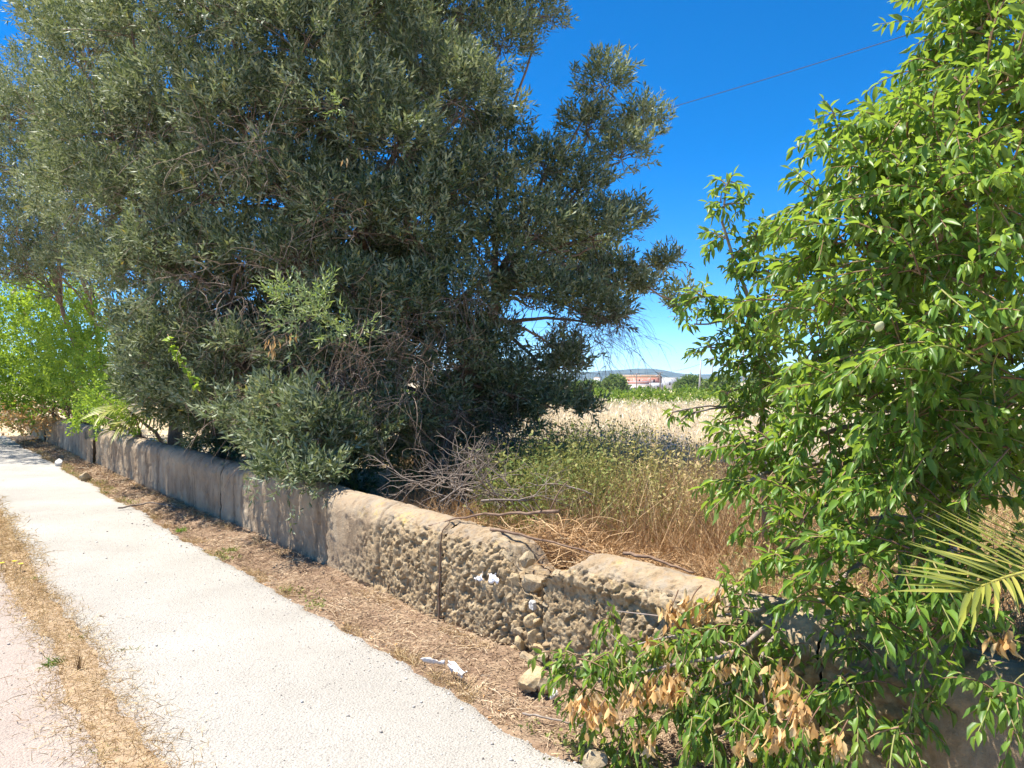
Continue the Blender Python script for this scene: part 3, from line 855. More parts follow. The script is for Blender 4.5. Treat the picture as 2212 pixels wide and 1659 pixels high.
# ------------------------------------------------------------------ bright green shrub, palm and climber on the left
def blob_plant(name, lobes, mat, label, cat, dens, leafL, leafW, nleaf, sprigL, seed, stems=True, up=0.5, stem_mat=None):
    b = at(*lobes[0][:3]); sb_, tb_ = to_st(b[0], b[1])
    if -3 < sb_ < 45 and tb_ > -0.7: b[:2] = wp(sb_, -0.75)[:2]
    base = np.array([b[0], b[1], ground_z(b[0], b[1])])
    root = thing(name, base, label, cat)
    crown, wood = Acc(), Acc()
    for (px, py, Y, r) in lobes:
        c = at(px, py, Y)
        n = int(dens * r * r) + 10
        p, d = shell_points(c, r, n, 0.85, 0.35)
        dirs = nrm(d + np.array([0, 0, up]) + rng.normal(size=(n, 3)) * 0.4)
        sprigs(crown, p - dirs * sprigL * 0.5, dirs, nleaf, sprigL, leafL, leafW, seed, 0.45, 0.3)
        if stems:
            limb(wood, base + np.array([rng.normal() * 0.2, rng.normal() * 0.2, -0.1]), c, 0.04, 0.012, 8, 0.2, 0.6, 5)
    if stems: part('stem', wood.mesh('stem', stem_mat or M['bark'], True), root)
    tag(part('foliage', crown.mesh('foliage', mat), root), kind='stuff')
    return root
SH = [(90,770,19.5,1.2),(30,700,20,1.3),(110,660,20,1.1),(30,640,20.5,1.0),(150,700,19,.9),(60,820,19.2,1.1),(150,800,17.8,.9),(0,840,20,1.2),(110,850,18.6,.8),(200,770,16.8,.65),(190,840,16.2,.6),(60,860,19.8,.8),(-60,760,20.5,1.5),(-150,720,21,1.6),(150,640,20,.7),(205,700,16.5,.6),(225,790,15.4,.6),(235,860,14.8,.5),(170,760,16.8,.7)]
blob_plant('leafy_shrub', SH, M['shrub'], 'tall bright green leafy shrub behind the far end of the wall', 'shrub', 150, 0.085, 0.045, 16, 0.4, 600)
SH2 = [(225,900,13.2,.4),(250,870,13.0,.4),(215,850,13.6,.4),(180,900,14.2,.4),(280,890,12.3,.35)]
blob_plant('leafy_shrub', SH2, M['shrub'], 'small green bush between the palm fronds and the broken wall', 'shrub', 160, 0.06, 0.03, 16, 0.25, 620)

def palm_frond(root, base, tip, arch, n, leafL, width, roll=0.0, ang=(1.0, 0.35), droop=0.25, first=0.12, name='frond'):
    """a feather frond: rachis with each leaflet a mesh of its own"""
    base, tip = np.asarray(base, float), np.asarray(tip, float)
    L = np.linalg.norm(tip - base)
    mid = (base + tip) / 2 + np.array([0, 0, arch])
    P = bez(base, base * 0.5 + mid * 0.5 + np.array([0, 0, arch * 0.3]), mid * 0.5 + tip * 0.5 + np.array([0, 0, arch * 0.3]), tip, 24)
    ra = Acc()
    tube(ra, P, np.linspace(0.014, 0.003, 24), 5, 0.8)
    fr = part(name, ra.mesh('rachis', M['palm'], True), root)
    T = nrm(np.gradient(P, axis=0))
    Lr = np.array(root.location)
    for i in range(n):
        f = first + (1 - first) * (i // 2) / (n / 2)
        q = f * 23; j = min(int(q), 22); u = q - j
        p = P[j] * (1 - u) + P[j + 1] * u; t = T[j]
        side = 1 if i % 2 else -1
        sv = nrm(np.cross(t, np.array([math.sin(roll), 0, math.cos(roll)]))) * side
        up = np.cross(t, sv) * -side
        if up[2] < 0: up = -up
        a_ = ang[0] * (1 - f) + ang[1] * f
        d = nrm(t * math.cos(a_) + sv * math.sin(a_) + up * random.uniform(0.05, 0.3))
        Lf = leafL * (0.55 + 0.6 * math.sin(math.pi * (0.25 + 0.62 * f))) * random.uniform(0.9, 1.1)
        m = 7
        tt = np.linspace(0, 1, m)[:, None]
        cl = p + d * Lf * tt + np.array([0, 0, -droop * Lf]) * tt ** 2
        wd = width * np.array([0.5, 0.95, 1, 0.9, 0.7, 0.42, 0.04])[:, None]
        nn = nrm(np.cross(d, up)); 
        V = np.stack([cl - nn * wd + up * wd * 0.5, cl, cl + nn * wd + up * wd * 0.5], 1).reshape(-1, 3)
        F = []
        for k in range(m - 1):
            b_ = k * 3
            F += [[b_, b_ + 1, b_ + 4, b_ + 3], [b_ + 1, b_ + 2, b_ + 5, b_ + 4]]
        me = mesh_np('leaflet', V - Lr, [np.array(F)], [np.full(len(F), random.uniform(0.1, 0.9))], M['palm'], True)
        o = obj('leaflet', me, fr)
    return fr
pb = wp(s_at(262), -0.85, 0.2)
palm1 = thing('young_palm', (pb[0], pb[1], 0.2), 'young palm half hidden under the olive with drooping fronds', 'palm')
a = Acc(); tube(a, np.array([[pb[0], pb[1], 0.1], [pb[0], pb[1], 0.5], [pb[0], pb[1], 0.9]]), [0.16, 0.14, 0.1], 9, 0.2)
part('trunk', a.mesh('trunk', M['bark'], True), palm1)
pc = np.array([pb[0], pb[1], 0.9])
for (tp, ar, rl) in [((335,880,10.5),0.7,0.3), ((215,900,11.9),0.35,0.2), ((300,900,10.6),0.5,-0.2), ((250,930,12.0),0.2,0.4), ((270,800,12.4),0.5,0.1)]:
    palm_frond(palm1, pc, at(*tp), ar, 34, 0.42, 0.014, rl, (1.0, 0.45), 0.3)

a = Acc()
vp = np.array([at(x, y, 8.1 - 0.002 * (y - 720)) for x, y in [(362,722),(372,745),(385,765),(392,780),(402,795),(415,815),(430,850)]])
tube(a, vp, 0.004, 5, 0.3)
clm = thing('climbing_vine', at(362, 722, 8.1), 'bright green climbing strand hanging in the shaded olive', 'vine')
part('stem', a.mesh('stem', M['almond_twig']), clm)
vv = leaf_variants(M['shrub'], 0)
n = 46
f = rng.random(n) * 5.99; j = f.astype(int); u = (f - j)[:, None]
leaf_objects(clm, vp[j] * (1 - u) + vp[j + 1] * u, nrm(rdir(n) + np.array([0, -0.3, -0.2])), rdir(n) * 0.4 + np.array([0, -0.3, 1]), rng.uniform(0.06, 0.09, n), rng.uniform(0.045, 0.06, n), vv)

# dead orange foliage heaped on the far end of the wall
a = Acc()
n = 900
c = at(75, 905, 18.6)
P = c + rng.normal(size=(n, 3)) * np.array([0.75, 0.5, 0.2])
add_leaves(a, P, rdir(n), rdir(n), rng.uniform(0.07, 0.13, n), rng.uniform(0.04, 0.07, n), rng.random(n) * 0.6)
twig_spray(a, c + rng.normal(size=(40, 3)) * np.array([0.7, 0.4, 0.1]), rdir(40) + np.array([0, 0, -0.2]), rng.uniform(0.4, 1.0, 40), np.full(40, 0.008), 6, 0.2, 0.2)
top('dead_foliage_heap', a.mesh('dead_foliage_heap', M['dead']), 'heap of orange dead leaves and twigs over the far wall end', 'dead foliage', origin=(c[0], c[1], 0))

# ------------------------------------------------------------------ almond trees
def shoot_path(p, d, L, n, droop):
    t = np.linspace(0, 1, n)[:, None]
    side = nrm(rng.normal(size=3))
    P = p + d * L * t + np.array([0, 0, -droop * L]) * t ** 2 + side * (0.08 * L) * np.sin(t * 3)
    return P
class LeafSet:
    def __init__(s): s.P, s.A, s.U, s.L, s.W, s.v = [], [], [], [], [], []
    def add(s, P, A, U, L, W, v):
        s.P.append(P); s.A.append(A); s.U.append(U); s.L.append(L); s.W.append(W); s.v.append(v)
    def cat(s):
        return [np.concatenate(x) for x in (s.P, s.A, s.U, s.L, s.W, s.v)]
def leaves_on(ls, P, sp, Lm, wr=0.34, droop=0.55, vmu=0.5, skip=0.1):
    seg = np.linalg.norm(np.diff(P, axis=0), axis=1); L = seg.sum()
    n = max(3, int(L / sp))
    cum = np.concatenate([[0], np.cumsum(seg)]) / L
    f = np.clip((np.arange(n) + rng.random(n) * 0.6) / n, 0, 1); f = skip + (1 - skip) * f
    pos = np.stack([np.interp(f, cum, P[:, k]) for k in range(3)], -1)
    tan = nrm(np.gradient(P, axis=0)); td = nrm(np.stack([np.interp(f, cum, tan[:, k]) for k in range(3)], -1))
    az = np.arange(n) * 2.4 + rng.random() * 6
    ref = nrm(np.cross(td, np.array([0.2, 0.3, 1.0]))); w = np.cross(td, ref)
    out = ref * np.cos(az)[:, None] + w * np.sin(az)[:, None]
    d = nrm(out * 0.8 + td * (0.35 + 0.6 * f[:, None]) + np.array([0, 0, -1]) * droop * rng.uniform(0.3, 1.5, (n, 1)) + rng.normal(size=(n, 3)) * 0.2)
    U = nrm(np.array([0, 0, 1.0]) * 0.8 + out * 0.3 + rng.normal(size=(n, 3)) * 0.45)
    Ln = Lm * rng.uniform(0.6, 1.2, n) * (1 - 0.35 * np.maximum(f - 0.8, 0) / 0.2)
    v = np.clip(vmu + rng.normal(0, 0.22, n) + 0.3 * np.maximum(f - 0.75, 0), 0, 0.97)
    ls.add(pos, d, U, Ln, Ln * wr * rng.uniform(0.85, 1.15, n), v)
def almond_tree(name, base, trunk_pts, trunk_r, lobes, label, Lm, sp, shoots, n_obj, SL=(0.25, 0.5)):
    root = thing(name, base, label, 'tree')
    wood, tw = Acc(), Acc()
    ls = LeafSet()
    tp = np.array(trunk_pts, float)
    tube(wood, tp, np.linspace(trunk_r, trunk_r * 0.35, len(tp)), 8)
    anchors = np.concatenate([tp[1:]] + [(tp[:-1] + tp[1:])[1:] / 2]) if len(tp) > 2 else tp
    for (px, py, Y, r) in lobes:
        if lobes is AL and Y < 3.65:
            k_ = 0.86 if py > 1090 else 0.90
            Y, r = Y * k_, r * k_
        c = at(px, py, Y)
        pen = np.maximum(anchors[:, 2] - c[2], 0) * 2.0
        j = np.argmin(np.linalg.norm(anchors - c, axis=1) + pen)
        lb = limb(wood, anchors[j], c, trunk_r * 0.35, 0.006, 9, 0.2, 0.4, 6)
        k = max(4, int(shoots * r / 0.35))
        for q in range(k):
            d = nrm(nrm(rng.normal(size=3)) + np.array([-0.15, -0.1, 0.55]))
            st = c + nrm(rng.normal(size=3)) * r * 0.35 * rng.random() if q % 3 else lb[rng.integers(4, 9)]
            P = shoot_path(st, d, r * random.uniform(0.8, 1.25) * 1.0, 7, 0.35)
            tube(tw, P, np.linspace(0.0042, 0.0014, 7), 4, random.random())
            leaves_on(ls, P, sp, Lm)
    part('trunk', wood.mesh('trunk', M['almond_bark'], True), root)
    tag(part('twigs', tw.mesh('twigs', M['almond_twig'], True), root), kind='stuff')
    finish_leaves(root, ls, n_obj)
    return root
def finish_leaves(root, ls, n_obj, mat='almond', part_name='foliage', obj_name='leaf'):
    P, A, U, L, W, v = ls.cat()
    # the leaves that show largest become parts of their own
    size = L / np.maximum(P[:, 1], 0.3)
    vis = (np.abs(P[:, 0] / P[:, 1]) < 0.69) & (np.abs((P[:, 2] - EYE) / P[:, 1]) < 0.52)
    order = np.argsort(-(size * vis))
    pick = order[:n_obj]; rest = order[n_obj:]
    if n_obj: leaf_objects(root, P[pick], A[pick], U[pick], L[pick], W[pick], leaf_variants(M[mat], 0), obj_name)
    if not len(rest): return
    acc = Acc()
    ks = rng.integers(0, 3, len(rest))
    for k in range(3):
        i = rest[ks == k]
        if not len(i): continue
        Mx = basis(A[i], U[i]); sc = np.stack([W[i], L[i], L[i]], -1)
        T, F3, F4 = ALM[k]
        acc.add(inst(T, Mx, P[i], sc), [inst_faces(F3, len(T), len(i)), inst_faces(F4, len(T), len(i))], v[i])
    tag(part(part_name, acc.mesh(part_name, M[mat], True), root), kind='stuff')

AL = [(2120,60,3.2,.36),(2045,150,3.3,.26),(2180,180,3.,.4),(1940,225,3.4,.14),(1960,280,3.2,.33),(2080,300,3.,.4),(1800,300,3.3,.2),(1880,370,3.2,.33),(2000,420,2.95,.4),(2150,420,2.85,.4),
      (1780,430,3.4,.28),(1850,520,3.2,.36),(1980,580,2.9,.38),(2120,600,2.8,.4),(1760,560,3.5,.28),(1715,640,3.6,.25),(1820,680,3.2,.34),(1950,740,2.9,.35),(2100,760,2.8,.4),(1750,780,3.5,.28),
      (1850,840,3.2,.34),(1980,900,3.,.35),(2120,920,2.9,.38),(1770,940,3.3,.28),(1680,960,3.5,.24),(1610,960,3.6,.2),(1600,1050,3.5,.18),(1690,1050,3.4,.26),(1820,1030,3.15,.3),(1930,1060,3.,.3),
      (2090,1080,3.,.32),(1720,1140,3.35,.26),(1850,1180,3.1,.3),(1660,1210,3.4,.2),(1980,1200,2.95,.3),(1780,1290,3.2,.24),(1890,1330,3.0,.24),(2050,1340,2.9,.28),(2180,1000,3.2,.4),(2190,760,3.4,.45),
      (2230,500,3.3,.5),(2260,250,3.3,.5),(2280,900,3.3,.5),(2090,-40,3.3,.34),(2160,-80,3.2,.5),(1960,640,3.7,.45),(2060,860,3.7,.45),(1860,700,3.9,.4),(2080,500,3.7,.5),(1980,300,3.8,.4),(2150,1250,3.2,.35),(1950,1000,3.7,.4)]
ab = np.array([2.25, 3.85, 0.25])
almond = almond_tree('almond_tree', ab, [ab + [0, 0, -0.1], ab + [-0.05, -0.02, 0.5], ab + [-0.18, -0.1, 1.0], ab + [-0.12, -0.2, 1.6], ab + [-0.2, -0.3, 2.3], ab + [-0.1, -0.35, 3.0]], 0.075, AL,
                     'large bright green almond tree filling the right side behind the wall', 0.064, 0.0145, 25, 300)
AS = [(1570,400,5.,.14),(1560,450,5.,.15),(1600,440,5.,.12),(1560,510,5.1,.15),(1630,520,5.1,.2),(1600,590,5.1,.18),(1660,590,5.,.24),(1520,640,5.,.17),(1500,700,5.,.16),(1560,680,5.1,.2),(1530,750,5.,.15),(1620,680,5.,.24),
      (1680,700,5.1,.3),(1640,780,5.1,.25),(1600,740,5.,.2),(1680,820,5.,.28),(1570,790,5.,.14),(1650,880,5.1,.25),(1570,850,4.9,.13),(1455,890,4.8,.1),(1470,910,4.8,.09),(1690,500,5.2,.28),(1600,900,4.9,.15),(1640,960,4.9,.2),(1750,650,5.4,.4),(1570,920,4.9,.13)]
sb = np.array([1.78, 5.25, 0.2])
slender = almond_tree('almond_tree', sb, [sb + [0, 0, -0.1], at(1647, 900, 5.25), at(1645, 800, 5.2), at(1635, 720, 5.2), at(1612, 630, 5.1), at(1585, 560, 5.1), at(1560, 480, 5.05), at(1568, 410, 5.0)], 0.020, AS,
                      'slender young almond tree with a thin pale stem and drooping shoots', 0.078, 0.017, 17, 260)
# the green almond fruit
fr = Acc()
bm = bmesh.new(); bmesh.ops.create_uvsphere(bm, u_segments=14, v_segments=10, radius=1)
for v_ in bm.verts:
    k = 1.0 - 0.35 * max(v_.co.z, 0) ** 2
    v_.co = Vector((v_.co.x * 0.014 * k, v_.co.y * 0.010 * k, v_.co.z * 0.018))
me = bpy.data.meshes.new('almond_fruit'); bm.to_mesh(me); bm.free()
M['fruit'] = noise_mat('almond_husk', [(0.3, (0.34, 0.36, 0.18)), (0.7, (0.48, 0.48, 0.28))], 60, rough=0.8)
me.materials.append(M['fruit'])
for p_ in me.polygons: p_.use_smooth = True
o = obj('almond_fruit', me, almond); o.location = tuple(at(1900, 705, 2.4) - np.array(almond.location)); o.rotation_euler = (0.3, 0.5, 0)
tag(o, 'single pale green almond husk')

# the low almond growth leaning over the wall, with dead clusters
lowb = thing('almond_sucker', np.array([1.62, 3.55, 0.3]), 'low almond growth with dead orange leaf clusters hanging over the wall face', 'shrub')
wood, tw = Acc(), Acc()
ls, dl = LeafSet(), LeafSet()
def pth(pts): return np.array([at(*p) for p in pts])
main = [pth([(1900,1300,3.4),(1800,1290,3.3),(1722,1310,3.2),(1680,1302,3.15),(1640,1318,3.1),(1600,1322,3.1),(1560,1330,3.15)]),
        pth([(1722,1310,3.2),(1680,1330,3.1),(1640,1365,3.0),(1600,1400,2.95),(1560,1420,2.95),(1480,1430,3.05),(1400,1450,3.15),(1300,1470,3.25),(1230,1460,3.3)]),
        pth([(1720,1315,3.2),(1690,1360,3.05),(1650,1400,2.95),(1640,1450,2.9),(1650,1500,2.85),(1660,1560,2.8)]),
        pth([(1600,1400,2.95),(1540,1380,3.05),(1480,1370,3.15),(1420,1380,3.2),(1350,1400,3.3),(1320,1370,3.35)]),
        pth([(1560,1330,3.15),(1520,1330,3.2),(1470,1340,3.3),(1420,1330,3.4),(1330,1320,3.5)]),
        pth([(1620,1560,2.85),(1560,1590,2.85),(1490,1610,2.9)]),
        pth([(1640,1450,2.9),(1560,1480,2.95),(1470,1510,3.05),(1390,1540,3.15),(1330,1580,3.2)])]
for P, r in zip(main, (0.014, 0.011, 0.010, 0.006, 0.006, 0.005, 0.006)):
    t0 = np.linspace(0, 1, len(P)); t1 = np.linspace(0, 1, len(P) * 5)
    Q = np.stack([np.interp(t1, t0, P[:, k]) for k in range(3)], -1)
    Q[1:-1] = (Q[:-2] + Q[1:-1] * 2 + Q[2:]) / 4; Q[1:-1] = (Q[:-2] + Q[1:-1] * 2 + Q[2:]) / 4
    tube(wood, Q, np.linspace(r, r * 0.4, len(Q)), 7)
GREEN = [(1230,1450,3.25,-.3,.05),(1240,1430,3.3,-.2,.1),(1280,1440,3.25,-.1,.1),(1310,1420,3.3,0,.1),(1340,1400,3.3,0,.15),(1260,1500,3.25,-.15,-.1),(1300,1490,3.2,0,-.1),(1350,1450,3.2,.1,0),(1320,1340,3.45,-.1,.1),
         (1400,1400,3.2,0,.1),(1440,1380,3.2,0,.1),(1470,1400,3.1,.1,.1),(1500,1380,3.1,0,.15),(1540,1370,3.05,0,.15),(1580,1390,3.,0,.1),(1560,1430,3.,0,-.05),(1520,1440,3.05,0,-.05),(1600,1430,2.95,.1,0),(1480,1450,3.1,0,-.1),
         (1430,1500,3.1,0,-.15),(1470,1530,3.05,0,-.15),(1500,1500,3.,0,-.15),(1540,1520,2.95,0,-.2),(1580,1500,2.9,0,-.2),(1610,1520,2.85,0,-.2),(1340,1560,3.15,0,-.1),(1320,1600,3.15,-.05,-.15),(1300,1540,3.2,-.1,-.1),(1370,1580,3.1,.05,-.1),
         (1550,1570,2.85,0,-.2),(1600,1580,2.8,0,-.2),(1500,1570,2.9,0,-.2),(1640,1540,2.8,0,-.1),(1650,1430,2.9,.1,0),(1680,1400,2.95,.1,.1),(1620,1360,3.05,0,.15),(1560,1300,3.15,0,.2),(1590,1290,3.2,0,.25),(1660,1610,2.7,.1,-.1),
         (1700,1560,2.65,.1,0),(1720,1600,2.6,.1,-.1),(1760,1520,2.7,.1,0),(1780,1590,2.6,0,-.1),(1830,1450,2.7,-.1,0),(1870,1460,2.65,-.1,-.1),(1850,1500,2.6,0,-.1),(1960,1540,2.55,0,-.1),(1940,1580,2.5,0,-.1),(1990,1520,2.5,.1,0),
         (2140,1500,2.25,-.2,0),(2170,1480,2.25,.1,.1),(2190,1510,2.2,0,-.1),(1810,1350,2.85,0,.1),(1850,1380,2.8,0,0),(1890,1400,2.75,0,.1),(1930,1380,2.75,0,.1)]
for (px, py, Y, dx, dz) in GREEN:
    for q in range(5):
        d = nrm(np.array([dx * 2, -0.3, dz * 2]) + rng.normal(size=3) * 0.55)
        P = shoot_path(at(px, py, Y) + rng.normal(size=3) * 0.02, d, random.uniform(0.1, 0.2), 6, 0.4)
        tube(tw, P, np.linspace(0.0035, 0.0012, 6), 4, random.random())
        leaves_on(ls, P, 0.016, 0.060, 0.34, 0.9, 0.72, 0.0)
DEAD = [(1240,1520,3.2),(1265,1510,3.2),(1290,1520,3.18),(1315,1540,3.15),(1385,1490,3.15),(1410,1480,3.15),(1440,1490,3.1),(1470,1490,3.1),(1490,1490,3.08),(1440,1310,3.3),(1455,1330,3.3),(1490,1300,3.25),(1510,1330,3.22),(1530,1310,3.2),(1500,1370,3.2),
        (1420,1390,3.25),(1450,1460,3.12),(1690,1450,2.85),(1690,1500,2.8),(1680,1580,2.7),(1705,1520,2.75),(1740,1570,2.65),(1730,1530,2.7),(1400,1590,3.1),(1560,1440,3.0),(1610,1610,2.75),(1545,1290,3.2),(1800,1600,2.6),(2160,1390,2.4),(1360,1500,3.15),(1280,1550,3.15)]
for (px, py, Y) in DEAD:
    n = 22
    c = at(px, py, Y - 0.08)
    P = c + rng.normal(size=(n, 3)) * 0.022
    ls_d = nrm(rdir(n) * 0.55 + np.array([0, 0, -1.0]))
    dl.add(P, ls_d, rdir(n), rng.uniform(0.035, 0.06, n), rng.uniform(0.014, 0.026, n), rng.random(n))
    tube(tw, shoot_path(c + np.array([0.05, 0, 0.07]), nrm(np.array([-0.5, 0, -0.8])), 0.1, 5, 0.1), np.linspace(0.003, 0.0015, 5), 4, 0.1)
part('branch', wood.mesh('branch', M['almond_bark'], True), lowb)
tag(part('twigs', tw.mesh('twigs', M['almond_twig'], True), lowb), kind='stuff')
finish_leaves(lowb, ls, 300)
finish_leaves(lowb, dl, 300, 'dead', 'dead_foliage', 'dead_leaf')

# palm frond at the right edge
palm2 = thing('fan_palm', (2.35, 2.75, 0.25), 'palm at the right edge reaching a stiff yellow-green frond over the wall', 'palm')
a = Acc(); tube(a, np.array([[2.35, 2.75, 0.15], [2.35, 2.75, 0.5], [2.33, 2.73, 0.85]]), [0.13, 0.12, 0.08], 9, 0.2)
part('trunk', a.mesh('trunk', M['bark'], True), palm2)
palm_frond(palm2, (2.33, 2.73, 0.85), at(2085, 1285, 1.95), 0.12, 56, 0.36, 0.0075, 0.7, (1.15, 0.25), 0.02, 0.40)

# ------------------------------------------------------------------ undergrowth behind the wall
def blades(acc, P, L, W, lean, val, n=4, updir=None):
    N = len(P)
    t = np.linspace(0, 1, n)
    d = rng.normal(size=(N, 3)) * lean[:, None]; d[:, 2] = 1; d = nrm(d)
    b = rng.normal(size=(N, 3)); b[:, 2] = -0.6 * np.abs(b[:, 2])
    Q = P[:, None] + d[:, None] * (t[None, :, None] * L[:, None, None]) + b[:, None] * (lean * L * 0.6)[:, None, None] * (t ** 2)[None, :, None]
    R = W[:, None] * (np.array([1, 0.9, 0.65, 0.08]) if n == 4 else np.linspace(1, 0.1, n))[None]
    ribbons(acc, Q, R, val)
def gz(x, y): return field_z(np.asarray(x), np.asarray(y))
# pale oat field
N = 52000
Y = 9 + 40 * rng.random(N) ** 1.4
X = Y * rng.uniform(-0.55, 0.95, N)
s_, t_ = to_st(X, Y)
k = t_ < -3
X, Y = X[k], Y[k]; N = len(X)
near = sstep(17, 11, Y + 3 * (vnoise(np.stack([X, Y, 0 * X], -1) * 0.6, 3) - 0.5))
a = Acc()
blades(a, np.stack([X, Y, gz(X, Y) - 0.02], -1), rng.uniform(0.35, 0.65, N), 0.0035 * np.maximum(Y / 9, 1), np.full(N, 0.22), np.clip(rng.normal(0.6, 0.25, N) - 0.3 * near, 0, 1), 3)
# oat heads
h = rng.integers(0, N, 9000)
blades(a, np.stack([X[h], Y[h], gz(X[h], Y[h]) + 0.45], -1), rng.uniform(0.1, 0.2, 9000), 0.007 * np.maximum(Y[h] / 9, 1), np.full(9000, 0.6), rng.uniform(0.4, 1, 9000))
top('oat_field', a.mesh('oat_field', M['oat']), 'pale gold dry oat grass filling the field beyond the weeds', 'dry grass', kind='stuff')
# brown dry grass nearer the wall
def region(N, pxr, yr, skew=1.0):
    Y = yr[0] + (yr[1] - yr[0]) * rng.random(N) ** skew
    px = rng.uniform(pxr[0], pxr[1], N)
    X = (px - CXP) / FPX * Y
    s_, t_ = to_st(X, Y)
    k = t_ < -0.38
    return X[k], Y[k]
X, Y = region(52000, (850, 2600), (2.8, 14), 1.3); N = len(X)
a = Acc()
blades(a, np.stack([X, Y, gz(X, Y) - 0.02], -1), rng.uniform(0.15, 0.5, N), rng.uniform(0.0018, 0.0035, N) * np.maximum(Y / 6, 1), rng.uniform(0.25, 0.9, N), np.clip(rng.normal(0.55, 0.28, N), 0, 1), 3)
X, Y = region(11000, (1180, 1750), (5.0, 12), 1.0); N = len(X)
blades(a, np.stack([X, Y, gz(X, Y) - 0.02], -1), rng.uniform(0.3, 0.8, N), rng.uniform(0.0016, 0.003, N) * np.maximum(Y / 6, 1), rng.uniform(0.15, 0.5, N), np.clip(rng.normal(0.5, 0.3, N), 0, 1), 4)
top('dry_grass', a.mesh('dry_grass', M['brown_grass']), 'brown dry grass behind the wall between olive and almond', 'dry grass', kind='stuff')
# tangle of dead grass heaped just behind the broken part
N = 5200
px = rng.uniform(1000, 1340, N); sS = s_at(px) if False else np.array([s_at(q) for q in px])
tT = -0.42 - 0.75 * rng.random(N)
P = wp(sS, tT, 0.30 + 0.34 * np.exp(-((sS + 0.45) / 0.55) ** 2) * (1 - sstep(-0.5, -1.2, tT)) * rng.random(N) + 0.06 * rng.random(N))
d = rdir(N) * np.array([1, 1, 0.35]); t = np.linspace(0, 1, 6)
L = rng.uniform(0.15, 0.5, N); b = rdir(N)
Q = P[:, None] + d[:, None] * (t[None, :, None] * L[:, None, None]) + b[:, None] * (0.22 * L)[:, None, None] * np.sin(t * 3.1)[None, :, None]
Q[..., 2] = np.maximum(Q[..., 2], 0.2)
a = Acc(); ribbons(a, Q, np.repeat(rng.uniform(0.0015, 0.003, N)[:, None], 6, 1), np.clip(rng.normal(0.5, 0.25, N), 0, 1))
top('dead_grass_tangle', a.mesh('dead_grass_tangle', M['brown_grass']), 'tangle of brown dead grass heaped behind the collapsed gap', 'dead grass', kind='stuff')
# weeds
def weeds(X, Y, H, nleaf, leafL, vmu, acc, stem_acc):
    N = len(X); t = np.linspace(0, 1, 5)
    lean = rng.normal(size=(N, 3)) * 0.2; lean[:, 2] = 1
    P = np.stack([X, Y, gz(X, Y) - 0.02], -1)[:, None] + nrm(lean)[:, None] * (t[None, :, None] * H[:, None, None]) + (rng.normal(size=(N, 3)) * np.array([1, 1, 0]))[:, None] * (0.12 * H)[:, None, None] * (t ** 2)[None, :, None]
    ribbons(stem_acc, P, np.outer(np.full(N, 0.003), np.array([1, .9, .8, .6, .3])), np.clip(rng.normal(vmu + 0.1, 0.15, N), 0, 1))
    f = rng.uniform(0.25, 1, (N, nleaf)) * 3.99; j = f.astype(int); u = (f - j)[..., None]
    idx = np.arange(N)[:, None]
    pos = P[idx, j] * (1 - u) + P[idx, np.minimum(j + 1, 4)] * u
    pos = pos.reshape(-1, 3); n = len(pos)
    pos = pos + rng.normal(size=(n, 3)) * 0.035
    A = nrm(rdir(n) + np.array([0, 0, 0.3]))
    l = leafL * rng.uniform(0.5, 1.3, n)
    v = np.clip(np.repeat(rng.normal(vmu, 0.15, N), nleaf) + rng.normal(0, 0.14, n), 0, 1)
    add_leaves(acc, pos, A, rdir(n) * 0.6 + np.array([0, 0, 1]), l, l * 0.55, v)
a = Acc()
X, Y = region(2000, (1140, 1530), (5.6, 13), 1.1)
px = CXP + X / Y * FPX
weeds(X, Y, rng.uniform(0.35, 1.0, len(X)) * np.where(px < 1420, 1, 0.8), 14, 0.040, np.clip(0.36 + 0.45 * sstep(1230, 1500, px) + 0.3 * (vnoise(np.stack([X, Y, 0 * X], -1) * 1.2, 5) - 0.5), 0, 1), a, a)
X, Y = region(900, (1040, 1300), (6.2, 9.5)); weeds(X, Y, rng.uniform(0.3, 0.75, len(X)), 16, 0.045, 0.28, a, a)
X, Y = region(700, (1550, 2500), (3.2, 9)); weeds(X, Y, rng.uniform(0.2, 0.5, len(X)), 12, 0.04, 0.6, a, a)
X, Y = region(1200, (200, 1150), (8, 15)); weeds(X, Y, rng.uniform(0.2, 0.5, len(X)), 12, 0.05, 0.35, a, a)
top('weed_undergrowth', a.mesh('weed_undergrowth', M['weed']), 'yellow-green tangled weeds behind the wall right of the olive', 'weeds', kind='stuff')
# grey seed-headed weeds
a = Acc()
X, Y = region(420, (1260, 1500), (8.5, 13)); weeds(X, Y, rng.uniform(0.5, 0.9, len(X)), 26, 0.03, 0.95, a, a)
M['thistle'] = var_mat('dry_seed_heads', [(0, (0.35, 0.30, 0.26)), (1, (0.55, 0.49, 0.45))])
top('seed_heads', a.mesh('seed_heads', M['thistle']), 'greyish dry seed-headed weeds at the edge of the oat field', 'weeds', kind='stuff')

